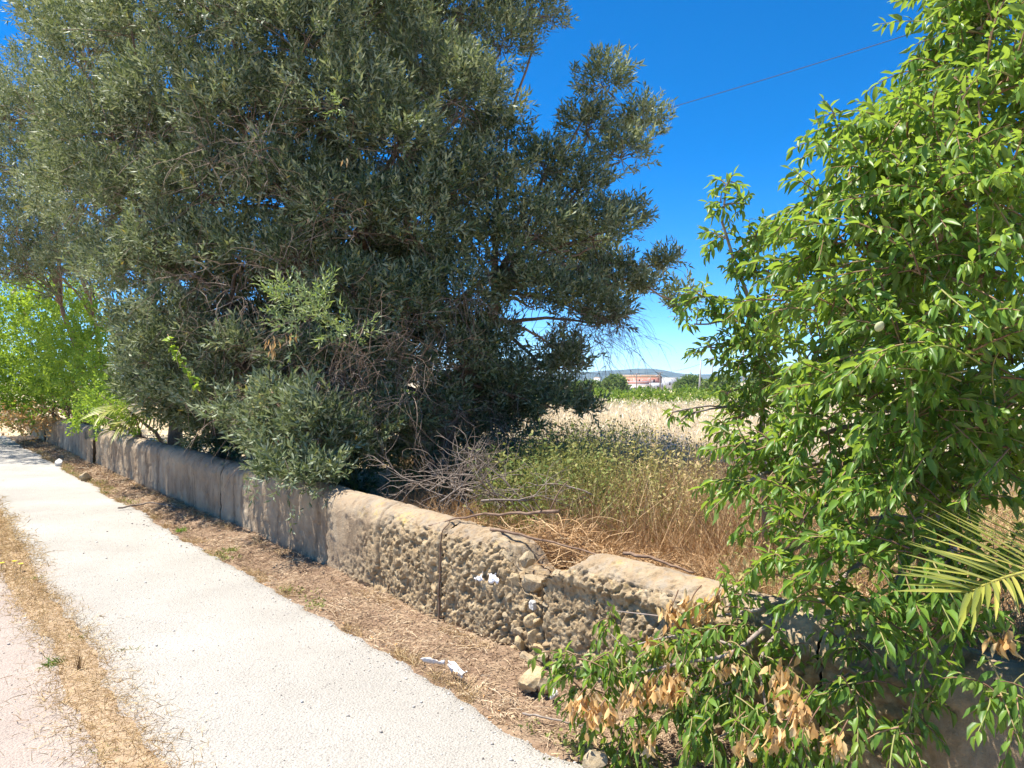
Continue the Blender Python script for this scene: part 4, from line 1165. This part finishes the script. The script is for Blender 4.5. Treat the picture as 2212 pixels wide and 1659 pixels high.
# brushwood pile
brush = thing('brushwood_pile', wp(s_at(900), -0.8, 0.3), 'pile of bare grey branches behind the wall under the olive', 'branches')
for i in range(17):
    a = Acc()
    px = random.uniform(760, 960); py = random.uniform(980, 1085)
    s = s_at(px); p = wp(s, -0.55 - random.random() * 0.7, 0); Yd = p[1]
    p[2] = np.clip(EYE - (py - HOR) / FPX * Yd, 0.35, 0.8)
    d = nrm(np.array([random.uniform(-1, 1), random.uniform(-0.5, 0.5), random.uniform(-0.1, 0.75)]))
    Lb = random.uniform(0.5, 1.0)
    P = shoot_path(p - d * Lb * 0.4, d, Lb, 9, 0.15) + rng.normal(size=(9, 3)) * 0.012
    tube(a, P, np.linspace(random.uniform(0.006, 0.010), 0.0025, 9), 5)
    n = 11
    j = rng.integers(2, 9, n)
    Q = twig_spray(a, P[j], nrm(d + rdir(n) * 0.9), rng.uniform(0.15, 0.45, n), np.full(n, 0.0035), 6, 0.1, 0.25)
    twig_spray(a, Q[:, 3], nrm(d + rdir(n) * 1.0), rng.uniform(0.08, 0.2, n), np.full(n, 0.0025), 4, 0.1, 0.25)
    part('branch', a.mesh('branch', M['dead_wood']), brush)

# fallen sticks on the wall
def stick(pts, r, mat, label, forks=()):
    P = np.array(pts); a = Acc()
    t0 = np.linspace(0, 1, len(P)); t1 = np.linspace(0, 1, 16)
    Q = np.stack([np.interp(t1, t0, P[:, k]) for k in range(3)], -1) + rng.normal(size=(16, 3)) * r * 0.35
    tube(a, Q, np.linspace(r, r * 0.45, 16), 7)
    for (f, d, L) in forks:
        tube(a, shoot_path(Q[int(f * 15)], nrm(np.array(d, float)), L, 6, 0.05), np.linspace(r * 0.5, r * 0.2, 6), 5)
    return top('fallen_stick', a.mesh('fallen_stick', mat, True), label, 'stick', 'sticks fallen on the wall', origin=Q[0])
stick([on_face(1092, 1105, -0.42) + [0, 0, 0.0], on_face(1040, 1108, -0.30), on_face(985, 1113, -0.16), on_face(918, 1136, -0.03) + [0, 0, 0.01]], 0.012, M['dark_stick'], 'dark crooked stick lying across the coping left of the gap', [(0.1, (0.5, 0.1, 0.8), 0.25), (0.15, (-0.3, 0, 0.5), 0.15)])
stick([on_face(1032, 1147, -0.10) + [0, 0, 0.02], on_face(1085, 1160, -0.2), on_face(1135, 1175, -0.28), on_face(1215, 1205, -0.36)], 0.010, M['dark_stick'], 'straight brown stick slanting down over the collapsed gap')
stick([on_face(1230, 1195, -0.42), on_face(1300, 1205, -0.40), on_face(1390, 1240, -0.38)], 0.011, M['dark_stick'], 'dark stick lying behind the coping right of the gap')
stick([on_ground(925, 1240, 0.02) , on_ground(1010, 1250, 0.03)], 0.006, M['dead_wood'], 'thin pale twig on the verge litter by the wall foot')
stick([on_ground(1130, 1540, 0.02), on_ground(1230, 1562, 0.025), on_ground(1300, 1570, 0.03)], 0.006, M['dead_wood'], 'thin twig on the verge litter near the low almond leaves')
stick([on_ground(255, 1098, 0.03), on_ground(330, 1085, 0.05), on_ground(405, 1100, 0.03)], 0.012, M['dead_wood'], 'grey twig on the shaded verge beside the lane')
# thin stem standing against the wall
stick([on_face(955, 1350, 0.03) + [0, 0, -0.02], on_face(955, 1270, 0.022), on_face(957, 1200, 0.022), on_face(957, 1150, 0.012), on_face(966, 1128, -0.02)], 0.0075, M['dark_stick'], 'thin brown stem standing upright against the rough wall face')

# ------------------------------------------------------------------ lane and verge details
# grass strip between the wheel tracks
def strip_pts(N, t0, w, s0=-4, s1=22, skew=1.6):
    s = s0 + (s1 - s0) * rng.random(N) ** skew
    q = np.stack([s, 0 * s, 0 * s], -1)
    t = t0 + 0.14 * (fbm(q * 0.9, 3, 33) - 0.5) + rng.normal(size=N) * w * (0.7 + 0.6 * vnoise(q * 2, 12))
    return s, t
s, t = strip_pts(42000, 2.02, 0.10); N = len(s)
a = Acc()
z = lane_z(s, t)
blades(a, wp(s, t, z + 0.004), rng.uniform(0.02, 0.07, N) * (1 + 0.6 * (rng.random(N) < 0.1)), rng.uniform(0.0010, 0.0024, N) * np.maximum(1, (s + 4) / 5), rng.uniform(0.5, 2.0, N), np.clip(rng.normal(0.5, 0.32, N), 0, 1), 3)
top('lane_grass_strip', a.mesh('lane_grass_strip', M['straw']), 'strip of short dry straw between the wheel tracks', 'dry grass', kind='stuff')
M['strip_soil'] = noise_mat('strip_soil', [(0.3, (0.30, 0.20, 0.12)), (0.7, (0.52, 0.40, 0.27))], 30, bump=(80, 0.8, 0.02))
def strip_soil():
    Sg, Ug = np.meshgrid(np.arange(-5, 30, 0.05), np.linspace(-1, 1, 7))
    q = np.stack([Sg, 0 * Sg, 0 * Sg], -1)
    wl = 0.045 + 0.13 * fbm(np.stack([Sg * 7, Ug * 0 + (Ug > 0) * 7.0, 0 * Sg], -1), 4, 15)
    T = 2.02 + 0.14 * (fbm(q * 0.9, 3, 33) - 0.5) + Ug * wl
    V = wp(Sg, T, lane_z(Sg, T) + 0.007 * (1 - Ug ** 2) - 0.006 * np.abs(Ug) ** 6 + 0.002)
    ny, nx = Sg.shape
    i = (np.arange(ny - 1)[:, None] * nx + np.arange(nx - 1)[None]).ravel()
    me = mesh_np('lane_soil_strip', V.reshape(-1, 3), [np.stack([i, i + 1, i + nx + 1, i + nx], -1)], None, M['strip_soil'], True)
    if me.polygons[0].normal.z < 0: me.flip_normals()
    return me
top('lane_soil_strip', strip_soil(), kind='structure')
# green tufts and flowers on the strip
def tuft(px, py, n, H, mat, label, name='grass_tuft', v=(0, 0.5), lean=0.7, spread=0.03, w=0.003):
    p = on_ground(px, py, 0.0)
    a = Acc()
    P = p + rng.normal(size=(n, 3)) * np.array([spread, spread, 0])
    blades(a, P, rng.uniform(0.5, 1, n) * H, np.full(n, w), np.full(n, lean), rng.uniform(*v, n))
    return top(name, a.mesh(name, mat), label, 'plant', 'small plants on the lane', origin=p)
tuft(118, 1440, 90, 0.06, M['vine'], 'dark green tuft on the left of the straw strip', v=(0, 0.3), w=0.005)
tuft(268, 1412, 50, 0.05, M['weed'], 'small pale tuft alone on the bare lane', v=(0.3, 0.9))
tuft(165, 1385, 60, 0.06, M['weed'], 'olive green tuft within the straw strip', v=(0.1, 0.5))
tuft(240, 1630, 80, 0.05, M['weed'], 'yellow-green tuft at the bottom end of the straw strip', v=(0.3, 0.7))
tuft(172, 1455, 16, 0.16, M['straw'], 'upright dry weed stalk standing in the straw strip', 'weed_stalk', v=(0, 0.3), lean=0.12, spread=0.006)
tuft(70, 1255, 60, 0.05, M['vine'], 'green tuft beside the yellow flowers on the strip', v=(0, 0.4), w=0.005)
tuft(392, 1148, 50, 0.07, M['vine'], 'green tuft at the lane edge below the shaded wall', v=(0.2, 0.8), w=0.005)
tuft(500, 1190, 50, 0.06, M['weed'], 'grey-green tuft on the verge edge before the tree shadow', v=(0.1, 0.6), w=0.005)
for i, (px, py, lab) in enumerate([(30, 1232, 'yellow flower on the straw strip, middle one of three'), (44, 1238, 'yellow flower on the straw strip nearest the lane'), (3, 1236, 'yellow flower at the left picture edge')]):
    p = on_ground(px, py + 3, 0.0)
    root = thing('yellow_flower', p, lab, 'flower', 'yellow flowers on the lane strip')
    a = Acc(); tube(a, np.array([p, p + [0, 0, 0.05], p + [0.004, 0, 0.085]]), 0.002, 5, 0.3)
    part('stalk', a.mesh('stalk', M['weed']), root)
    a = Acc(); n = 16; az = np.arange(n) * 2 * math.pi / n
    A = np.stack([np.cos(az), np.sin(az), np.full(n, 0.35)], -1)
    add_leaves(a, np.repeat((p + [0.004, 0, 0.085])[None], n, 0), A, np.repeat([[0, 0, 1.0]], n, 0), np.full(n, 0.024), np.full(n, 0.012), rng.random(n))
    part('petals', a.mesh('petals', M['yellow']), root)

# litter on the verge
N = 42000
s = -5 + 25 * rng.random(N) ** 1.5; tm = lane_edge(s)
t = tm * rng.random(N) ** 0.9 + rng.normal(size=N) * 0.025
P = wp(s, t, verge_z(s, t) + 0.004 + 0.012 * rng.random(N))
P[:, 2] = np.where(t > tm - 0.01, np.maximum(P[:, 2], lane_z(s, t) + 0.004), P[:, 2])
d = rdir(N) * np.array([1, 1, 0.25])
a = Acc()
k = rng.random(N) < 0.45
kk = np.nonzero(k)[0]; sc = np.maximum(1, (s[kk] + 5) / 9)
pile = 0.47 + 0.40 * (fbm(np.stack([s, t, 0 * s], -1) * 2.2, 3, 17) - 0.5) * 2
add_leaves(a, P[kk], d[kk], rdir(len(kk)) * 0.5 + np.array([0, 0, 1]), rng.uniform(0.010, 0.034, len(kk)) * sc, rng.uniform(0.003, 0.009, len(kk)) * sc, np.clip(rng.normal(0, 0.2, len(kk)) + pile[kk], 0, 1))
kk = np.nonzero(~k)[0]; tt = np.linspace(0, 1, 4); Lq = rng.uniform(0.03, 0.10, len(kk))
Q = P[kk][:, None] + nrm(d[kk])[:, None] * (tt[None, :, None] * Lq[:, None, None]) + np.array([0, 0, 0.08]) * (np.sin(tt * 3.14)[None, :, None] * Lq[:, None, None])
ribbons(a, Q, np.repeat(rng.uniform(0.0008, 0.002, len(kk))[:, None], 4, 1) * np.maximum(1, (s[kk] + 5) / 9)[:, None], np.clip(rng.normal(0.1, 0.2, len(kk)) + pile[kk], 0, 0.95))
top('leaf_litter', a.mesh('leaf_litter', M['litter']), 'brown leaf litter and straw along the foot of the wall', 'litter', kind='stuff')
# short dry grass along the lane edge and at the wall foot
N = 17000
s = -5 + 22 * rng.random(N) ** 1.5
t = np.where(rng.random(N) < 0.7, lane_edge(s) - np.abs(rng.normal(size=N)) * 0.05 + 0.02, 0.06 + np.abs(rng.normal(size=N)) * 0.06)
clump = vnoise(np.stack([s * 3.5, t * 2, 0 * s], -1), 77)
k = clump > 0.45; s, t = s[k], t[k]; N = len(s)
a = Acc(); blades(a, wp(s, t, verge_z(s, t)), rng.uniform(0.03, 0.09, N), rng.uniform(0.001, 0.0022, N) * np.maximum(1, (s + 5) / 7), np.full(N, 0.7), np.clip(rng.normal(0.5, 0.3, N), 0, 1))
top('verge_grass', a.mesh('verge_grass', M['straw']), 'sparse dry grass along the lane edge and wall foot', 'dry grass', kind='stuff')
a = Acc()
s = -4 + 20 * rng.random(420) ** 1.3; t = lane_edge(s) - 0.05 + rng.normal(size=420) * 0.05
k = vnoise(np.stack([s * 1.6, 0 * s, 0 * s], -1), 78) > 0.52; s, t = s[k], t[k]; N = len(s)
pp = wp(s, t, verge_z(s, t)); n = 9
PP = np.repeat(pp, n, 0) + rng.normal(size=(N * n, 3)) * np.array([0.025, 0.025, 0.012]) + np.array([0, 0, 0.02])
add_leaves(a, PP, rdir(N * n) + np.array([0, 0, 0.4]), rdir(N * n) + np.array([0, 0, 1]), rng.uniform(0.015, 0.035, N * n), rng.uniform(0.01, 0.02, N * n), np.clip(rng.normal(0.4, 0.2, N * n), 0, 1))
top('verge_weeds', a.mesh('verge_weeds', M['weed']), 'low green weeds creeping along the lane edge', 'weeds', kind='stuff')
# loose grit on the lane
bm = bmesh.new(); bmesh.ops.create_cube(bm, size=1.4)
ico = np.array([v.co[:] for v in bm.verts]); icf = np.array([[v.index for v in f.verts] for f in bm.faces]); bm.free()
ico = ico * (1 + 0.7 * (rng.random((len(ico), 1)) - 0.5))
N = 6000
s = -4.5 + 11 * rng.random(N) ** 1.2; t = rng.uniform(0.5, 4.0, N)
r = rng.uniform(0.0022, 0.0055, N) * (1 + 1.3 * (rng.random(N) < 0.05))
e = rng.random(N) < 0.35; t[e] = lane_edge(s[e]) + np.abs(rng.normal(size=e.sum())) * 0.12
a = Acc(); a.add(inst(ico * np.array([1, 0.8, 0.6]), basis(rdir(N) * np.array([1, 1, 0.1]), np.repeat([[0, 0, 1.0]], N, 0)), wp(s, t, lane_z(s, t) + r * 0.35), r), [inst_faces(icf, len(ico), N)], rng.random(N))
M['grit'] = var_mat('grit', [(0, (0.16, 0.14, 0.13)), (0.25, (0.36, 0.33, 0.30)), (0.6, (0.52, 0.49, 0.45)), (1, (0.66, 0.64, 0.60))])
top('lane_grit', a.mesh('lane_grit', M['grit']), 'loose grit and pebbles scattered on the lane', 'gravel', kind='stuff')

# crumpled scraps
def sheet(name, corners, nx, ny, amp, mat, label, cat, seed):
    c = [np.asarray(q, float) for q in corners]
    U, W = np.meshgrid(np.linspace(0, 1, nx), np.linspace(0, 1, ny))
    V = (c[0] * ((1 - U) * (1 - W))[..., None] + c[1] * (U * (1 - W))[..., None] + c[2] * (U * W)[..., None] + c[3] * ((1 - U) * W)[..., None])
    q = np.stack([U * 5, W * 3, 0 * U + seed], -1)
    V = V + amp * (np.stack([fbm(q, 3, seed), fbm(q, 3, seed + 9), fbm(q, 3, seed + 5) * 1.4], -1) - 0.5)
    i = (np.arange(ny - 1)[:, None] * nx + np.arange(nx - 1)[None]).ravel()
    me = mesh_np(name, V.reshape(-1, 3), [np.stack([i, i + 1, i + nx + 1, i + nx], -1)], None, mat, True)
    o = top(name, me, label, cat, origin=V.reshape(-1, 3).mean(0))
    sm = o.modifiers.new('thick', 'SOLIDIFY'); sm.thickness = 0.002
    return o
g = lambda x, y, z=0.03: on_ground(x, y, z)
sheet('plastic_strip', [g(965, 1432, .05), g(1012, 1458, .05), g(998, 1468, .03), g(975, 1452, .03)], 22, 12, 0.05, M['plastic'], 'crumpled pale plastic scrap lying on the verge', 'litter', 3)
sheet('plastic_tail', [g(908, 1424, .045), g(962, 1430, .06), g(962, 1437, .04), g(915, 1430, .03)], 14, 4, 0.025, M['plastic'], 'twisted narrow plastic strip beside the pale scrap on the verge', 'litter', 8)
sheet('white_scrap', [on_face(1030, 1250, 0.02), on_face(1050, 1240, 0.03), on_face(1056, 1256, 0.04), on_face(1036, 1258, 0.03)], 8, 6, 0.03, M['white_scrap'], 'small white scrap caught in the wall, left of two', 'litter', 4)
sheet('white_scrap', [on_face(1062, 1244, 0.02), on_face(1078, 1242, 0.03), on_face(1088, 1262, 0.04), on_face(1064, 1260, 0.03)], 8, 6, 0.035, M['white_scrap'], 'larger white scrap caught in the wall beside the gap', 'litter', 6)

# ------------------------------------------------------------------ the distance: vines, trees, farmhouse, poles, wires
a = Acc()
for row, Yr in enumerate((46, 49.5, 53, 57)):
    Xc = np.arange(-26, 40, 0.55)
    for x in Xc:
        c = np.array([x + rng.normal() * 0.15, Yr + rng.normal() * 0.3, 0.48 + 0.08 * rng.normal()])
        n = 15
        p, d = shell_points(c, 0.48, n, 0.95, 0.4)
        sprigs(a, p, nrm(d + np.array([0, 0, 0.5])), 7, 0.3, 0.17, 0.15, 700, 0.5, 0.32)
top('vineyard_rows', a.mesh('vineyard_rows', M['vine']), 'rows of bushy green vines across the far edge of the oat field', 'vines', kind='stuff')
far_trees = [([(1326,826,190,1.9),(1316,830,190,1.7),(1338,824,190,1.7),(1330,836,189,2.0),(1310,840,190,1.6),(1345,838,189,1.6)], M['far_tree'], 'round green tree left of the pink farmhouse'),
             ([(1490,830,185,2.2),(1476,834,185,1.8),(1505,828,186,1.8),(1500,838,184,2.0),(1470,840,185,1.6)], M['far_tree'], 'low green tree right of the white annex'),
             ([(1540,834,170,1.8),(1560,830,171,2.0),(1580,834,170,2.0)], M['far_tree'], 'grey-green tree seen between the almond shoots'),
             ([(1640,822,150,2.2),(1670,818,150,2.6),(1700,824,150,2.4)], M['far_tree'], 'tall far tree hidden behind the slender almond'),
             ([(1290,838,150,1.2),(1270,836,151,1.4),(1250,838,150,1.4)], M['far_tree'], 'low far bush at the edge of the olive crown'),
             ([(1800,820,140,2.6),(1840,818,141,2.8),(1880,824,140,2.4)], M['far_tree'], 'far tree behind the large almond crown')]
for i, (lb, mt, lab) in enumerate(far_trees):
    r = blob_plant('field_tree', lb, mt, lab, 'tree', 85, 0.42, 0.28, 8, 0.8, 720 + i)
    r["group"] = 'trees beyond the field'

def plaster(name, base, stain, sc, amt):
    return noise_mat(name, [(0.3, stain), (0.3 + amt, base), (0.8, base)], sc, detail=8)
M['white_wall'] = plaster('old_whitewash', (0.72, 0.71, 0.69), (0.45, 0.44, 0.43), 0.8, 0.2)
M['grey_wall'] = plaster('grey_white_plaster', (0.56, 0.58, 0.60), (0.34, 0.36, 0.38), 0.9, 0.25)
M['pink_wall'] = noise_mat('peeling_pink', [(0.36, (0.62, 0.60, 0.56)), (0.44, (0.58, 0.26, 0.20)), (0.6, (0.62, 0.30, 0.24)), (0.68, (0.66, 0.62, 0.58))], 0.7, detail=8)
M['tile_roof'] = noise_mat('tile_roof', [(0.3, (0.26, 0.17, 0.11)), (0.7, (0.42, 0.30, 0.20))], 1.2)
M['opening'] = noise_mat('dark_opening', [(0.3, (0.03, 0.03, 0.035)), (0.7, (0.06, 0.055, 0.055))], 3)
def boxm(name, x0, x1, y0, y1, z0, z1, mat, bev=0.0):
    V = np.array([[x, y, z] for z in (z0, z1) for y in (y0, y1) for x in (x0, x1)], float)
    F = [[0, 2, 3, 1], [4, 5, 7, 6], [0, 1, 5, 4], [2, 6, 7, 3], [0, 4, 6, 2], [1, 3, 7, 5]]
    return mesh_np(name, V, [np.array(F)], None, mat)
FY = 260.0
def fx(px): return (px - CXP) / FPX * FY
def fz(py): return EYE - (py - HOR) / FPX * FY
gz0 = -1.5
house = thing('farmhouse', (fx(1390), FY + 4, gz0), 'derelict farmhouse with peeling pink upper wall and brown tiled roof', 'house')
part('wall', boxm('wall', fx(1346), fx(1432), FY + 3, FY + 10, gz0, fz(815.5), M['pink_wall']), house)
rf = part('roof', boxm('roof', fx(1345), fx(1433), FY + 2.7, FY + 10.3, fz(815.4), fz(812.3), M['tile_roof']), house)
V = np.array([[fx(1344.5), FY + 2.4, fz(814.6)], [fx(1433.5), FY + 2.4, fz(814.6)], [fx(1433.5), FY + 6.5, fz(809.2)], [fx(1344.5), FY + 6.5, fz(809.2)], [fx(1433.5), FY + 10.6, fz(814.6)], [fx(1344.5), FY + 10.6, fz(814.6)]])
Lh = np.array(house.location)
obj('roof_slope', mesh_np('roof_slope', V - Lh, [np.array([[0, 1, 2, 3], [3, 2, 4, 5]]), np.array([[0, 3, 5], [1, 4, 2]])], None, M['tile_roof']), rf)
for px in (1352, 1388, 1424):
    me = boxm('chimney', fx(px - 1.4), fx(px + 1.4), FY + 4.2, FY + 4.8, fz(813), fz(810.2), M['white_wall'])
    o = obj('chimney', me, rf); 
    co = np.empty(24, np.float32); me.vertices.foreach_get("co", co); me.vertices.foreach_set("co", (co.reshape(-1, 3) - Lh.astype(np.float32)).ravel()); me.update()
part('terrace', boxm('terrace', fx(1347), fx(1404), FY, FY + 2.98, gz0, fz(833), M['white_wall']), house)
part('terrace_roof', boxm('terrace_roof', fx(1346), fx(1405), FY - 0.5, FY + 2.96, fz(832.9), fz(829.5), M['white_wall']), house)
part('wing', boxm('wing', fx(1405.5), fx(1431.5), FY + 0.6, FY + 2.99, gz0, fz(827), M['grey_wall']), house)
part('upper_ledge', boxm('upper_ledge', fx(1345.5), fx(1405), FY + 2.5, FY + 2.985, fz(825.4), fz(824), M['white_wall']), house)
for (x0, x1, y0, y1, yy, nm) in [(1415, 1418, 826, 819.5, FY + 2.9, 'window'), (1360, 1362.5, 826, 819.5, FY + 2.9, 'window'), (1383, 1385.5, 826, 819.5, FY + 2.9, 'window'), (1355, 1359, 843, 836, FY - 0.05, 'doorway'), (1370, 1373, 841, 836.5, FY - 0.05, 'window'), (1388, 1391, 841, 836.5, FY - 0.05, 'window'), (1420, 1423, 840, 834, FY + 0.55, 'window')]:
    part(nm, boxm(nm, fx(x0), fx(x1), yy, yy + 0.15, fz(y0), fz(y1), M['opening']), house)
annex = thing('annex', (fx(1447), FY + 2, gz0), 'grey-white windowed block at the right end of the farmhouse', 'building')
part('wall', boxm('wall', fx(1432.6), fx(1462), FY + 0.2, FY + 7, gz0, fz(816.3), M['grey_wall']), annex)
part('parapet', boxm('parapet', fx(1432.4), fx(1462.3), FY + 0.0, FY + 7.2, fz(816.2), fz(815.4), M['white_wall']), annex)
part('window', boxm('window', fx(1446), fx(1448.5), FY + 0.1, FY + 0.35, fz(832), fz(826), M['opening']), annex)
def small_house(px0, px1, py0, py1, Y, label, roofc=True):
    x0, x1 = (px0 - CXP) / FPX * Y, (px1 - CXP) / FPX * Y
    z0, z1 = EYE - (py1 - HOR) / FPX * Y, EYE - (py0 - HOR) / FPX * Y
    d = (x1 - x0) * 0.6
    r = thing('far_house', ((x0 + x1) / 2, Y + d / 2, z0), label, 'house', 'far white houses')
    part('wall', boxm('wall', x0, x1, Y, Y + d, z0 - 6, z1, M['white_wall']), r)
    h = (z1 - z0) * 0.25; e = (x1 - x0) * 0.03
    V = np.array([[x0 - e, Y - e, z1], [x1 + e, Y - e, z1], [x1 + e, Y + d + e, z1], [x0 - e, Y + d + e, z1], [x0 + d * .4, Y + d / 2, z1 + h], [x1 - d * .4, Y + d / 2, z1 + h]])
    part('roof', mesh_np('roof', V, [np.array([[0, 1, 5, 4], [2, 3, 4, 5]]), np.array([[1, 2, 5], [3, 0, 4]]), np.array([[3, 2, 1, 0]])], None, M['tile_roof']), r)
    for k in range(2):
        xa = x0 + (x1 - x0) * (0.25 + 0.4 * k); w = (x1 - x0) * 0.1
        part('window', boxm('window', xa, xa + w, Y - 0.05, Y + 0.1, z0 + (z1 - z0) * 0.35, z0 + (z1 - z0) * 0.7, M['opening']), r)
small_house(1283, 1297, 816, 823, 330, 'white house peeping out beside the olive crown')
far = [(1362,1367,815.5,817),(1401,1406,811,812.6),(1409,1413,811.5,813),(1470,1474,815.5,817),(1493,1499,814.5,816.3),(1503,1508,815.5,817.2),(1512,1516,816,817.6),(1548,1553,815.5,817.2),(1557,1561,816.3,817.8),(1575,1581,815.8,817.4)]
labs = ['tiny white house on the hill foot above the farmhouse roof', 'left tiny white house on the hill slope above the annex', 'right tiny white house on the hill slope above the annex', 'tiny white house at the hill foot just right of the annex', 'wide white house on the lower ridge left of the leaning pole',
        'white house on the lower ridge behind the leaning pole', 'small white house on the ridge just right of the leaning pole', 'white house on the ridge right of the cross-arm pole', 'smallest white house on the ridge below the almond shoots', 'rightmost white house on the far ridge']
for (x0, x1, y0, y1), lab in zip(far, labs):
    small_house(x0, x1, y0, y1, 3350, lab)

def pole(px, ptop, Y, r, mat, label, lean=0.0, arms=0, pbase=None):
    zt = EYE - (ptop - HOR) / FPX * Y
    x = (px - CXP) / FPX * Y
    zb = float(gz(np.array([x]), np.array([Y]))[0]) - 0.3
    root = thing('utility_pole', (x, Y, zb), label, 'pole', 'utility poles in the fields')
    a = Acc(); P = np.array([[x, Y, zb], [x + lean * 0.5, Y, (zb + zt) / 2], [x + lean, Y, zt]])
    tube(a, P, [r, r * 0.9, r * 0.75], 8); part('shaft', a.mesh('shaft', mat, True), root)
    for k in range(arms):
        zz = zt - 0.25 - 0.55 * k
        part('cross_arm', boxm('cross_arm', x + lean - 0.8, x + lean + 0.8, Y - r * 1.6, Y - r * 0.8, zz, zz + 0.1, mat), root)
        for q in (-0.7, 0, 0.7):
            a = Acc(); tube(a, np.array([[x + lean + q, Y - r * 1.2, zz + 0.1], [x + lean + q, Y - r * 1.2, zz + 0.25]]), 0.05, 6)
            part('insulator', a.mesh('insulator', M['white_wall']), root)
    return np.array([x + lean, Y, zt])
t1 = pole(1375, 806, 215, 0.16, M['pole'], 'wooden pole before the farmhouse, leftmost of three', arms=1)
t2 = pole(1405, 812, 215, 0.13, M['pole'], 'shorter wooden pole before the farmhouse, middle of three')
t3 = pole(1426, 804, 215, 0.2, M['pole'], 'dark wooden pole before the farmhouse, rightmost of three', arms=1)
t4 = pole(1509, 779, 75, 0.10, M['concrete_pole'], 'slim grey pole leaning right at the field edge', lean=0.25)
t5 = pole(1539, 772, 170, 0.17, M['concrete_pole'], 'grey pole with cross-arms seen between almond shoots', arms=2)
t6 = pole(1606, 744, 130, 0.16, M['concrete_pole'], 'tall grey pole beside the slender almond stem', arms=1)
t0 = pole(1180, 800, 230, 0.16, M['pole'], 'far wooden pole behind the olive crown')
pw1 = pole(820, 395, 24, 0.11, M['pole'], 'roadside pole behind the large olive'); pw2 = pole(2330, -45, 12, 0.11, M['pole'], 'roadside pole just outside the right picture edge')
def wire(p, q, sag, r, label):
    t = np.linspace(0, 1, 40)[:, None]
    P = p * (1 - t) + q * t; P[:, 2] -= (sag * 4 * t * (1 - t))[:, 0]
    a = Acc(); tube(a, P, r, 5)
    top('overhead_wire', a.mesh('overhead_wire', M['wire'], True), label, 'wire', 'overhead wires', origin=P[0])
wire(pw1, pw2, 0.22, 0.008, 'dark cable rising across the blue sky between the trees')
wire(t0, t3, 0.8, 0.035, 'far wire running behind the olive to the rightmost farm pole')
wire(t3, t6, 1.2, 0.035, 'wire rising from the farm poles to the tall grey pole')
wire(t4, t6, 0.3, 0.02, 'wire between leaning pole and tall grey pole')
wire(t5, t6, 0.5, 0.03, 'wire from the cross-arm pole to the tall grey pole')

# ------------------------------------------------------------------ haze
m = bpy.data.materials.new('haze_air'); m.use_nodes = True
nt = m.node_tree; nt.nodes.clear()
pv = nt.nodes.new("ShaderNodeVolumePrincipled")
pv.inputs["Color"].default_value = (0.32, 0.58, 1.0, 1)
pv.inputs["Density"].default_value = 0.9e-4
pv.inputs["Anisotropy"].default_value = 0.2
mo = nt.nodes.new("ShaderNodeOutputMaterial")
nt.links.new(pv.outputs[0], mo.inputs["Volume"])
top('haze', boxm('haze', -7100, 7100, -500, 7100, -20, 160, m), kind='stuff')
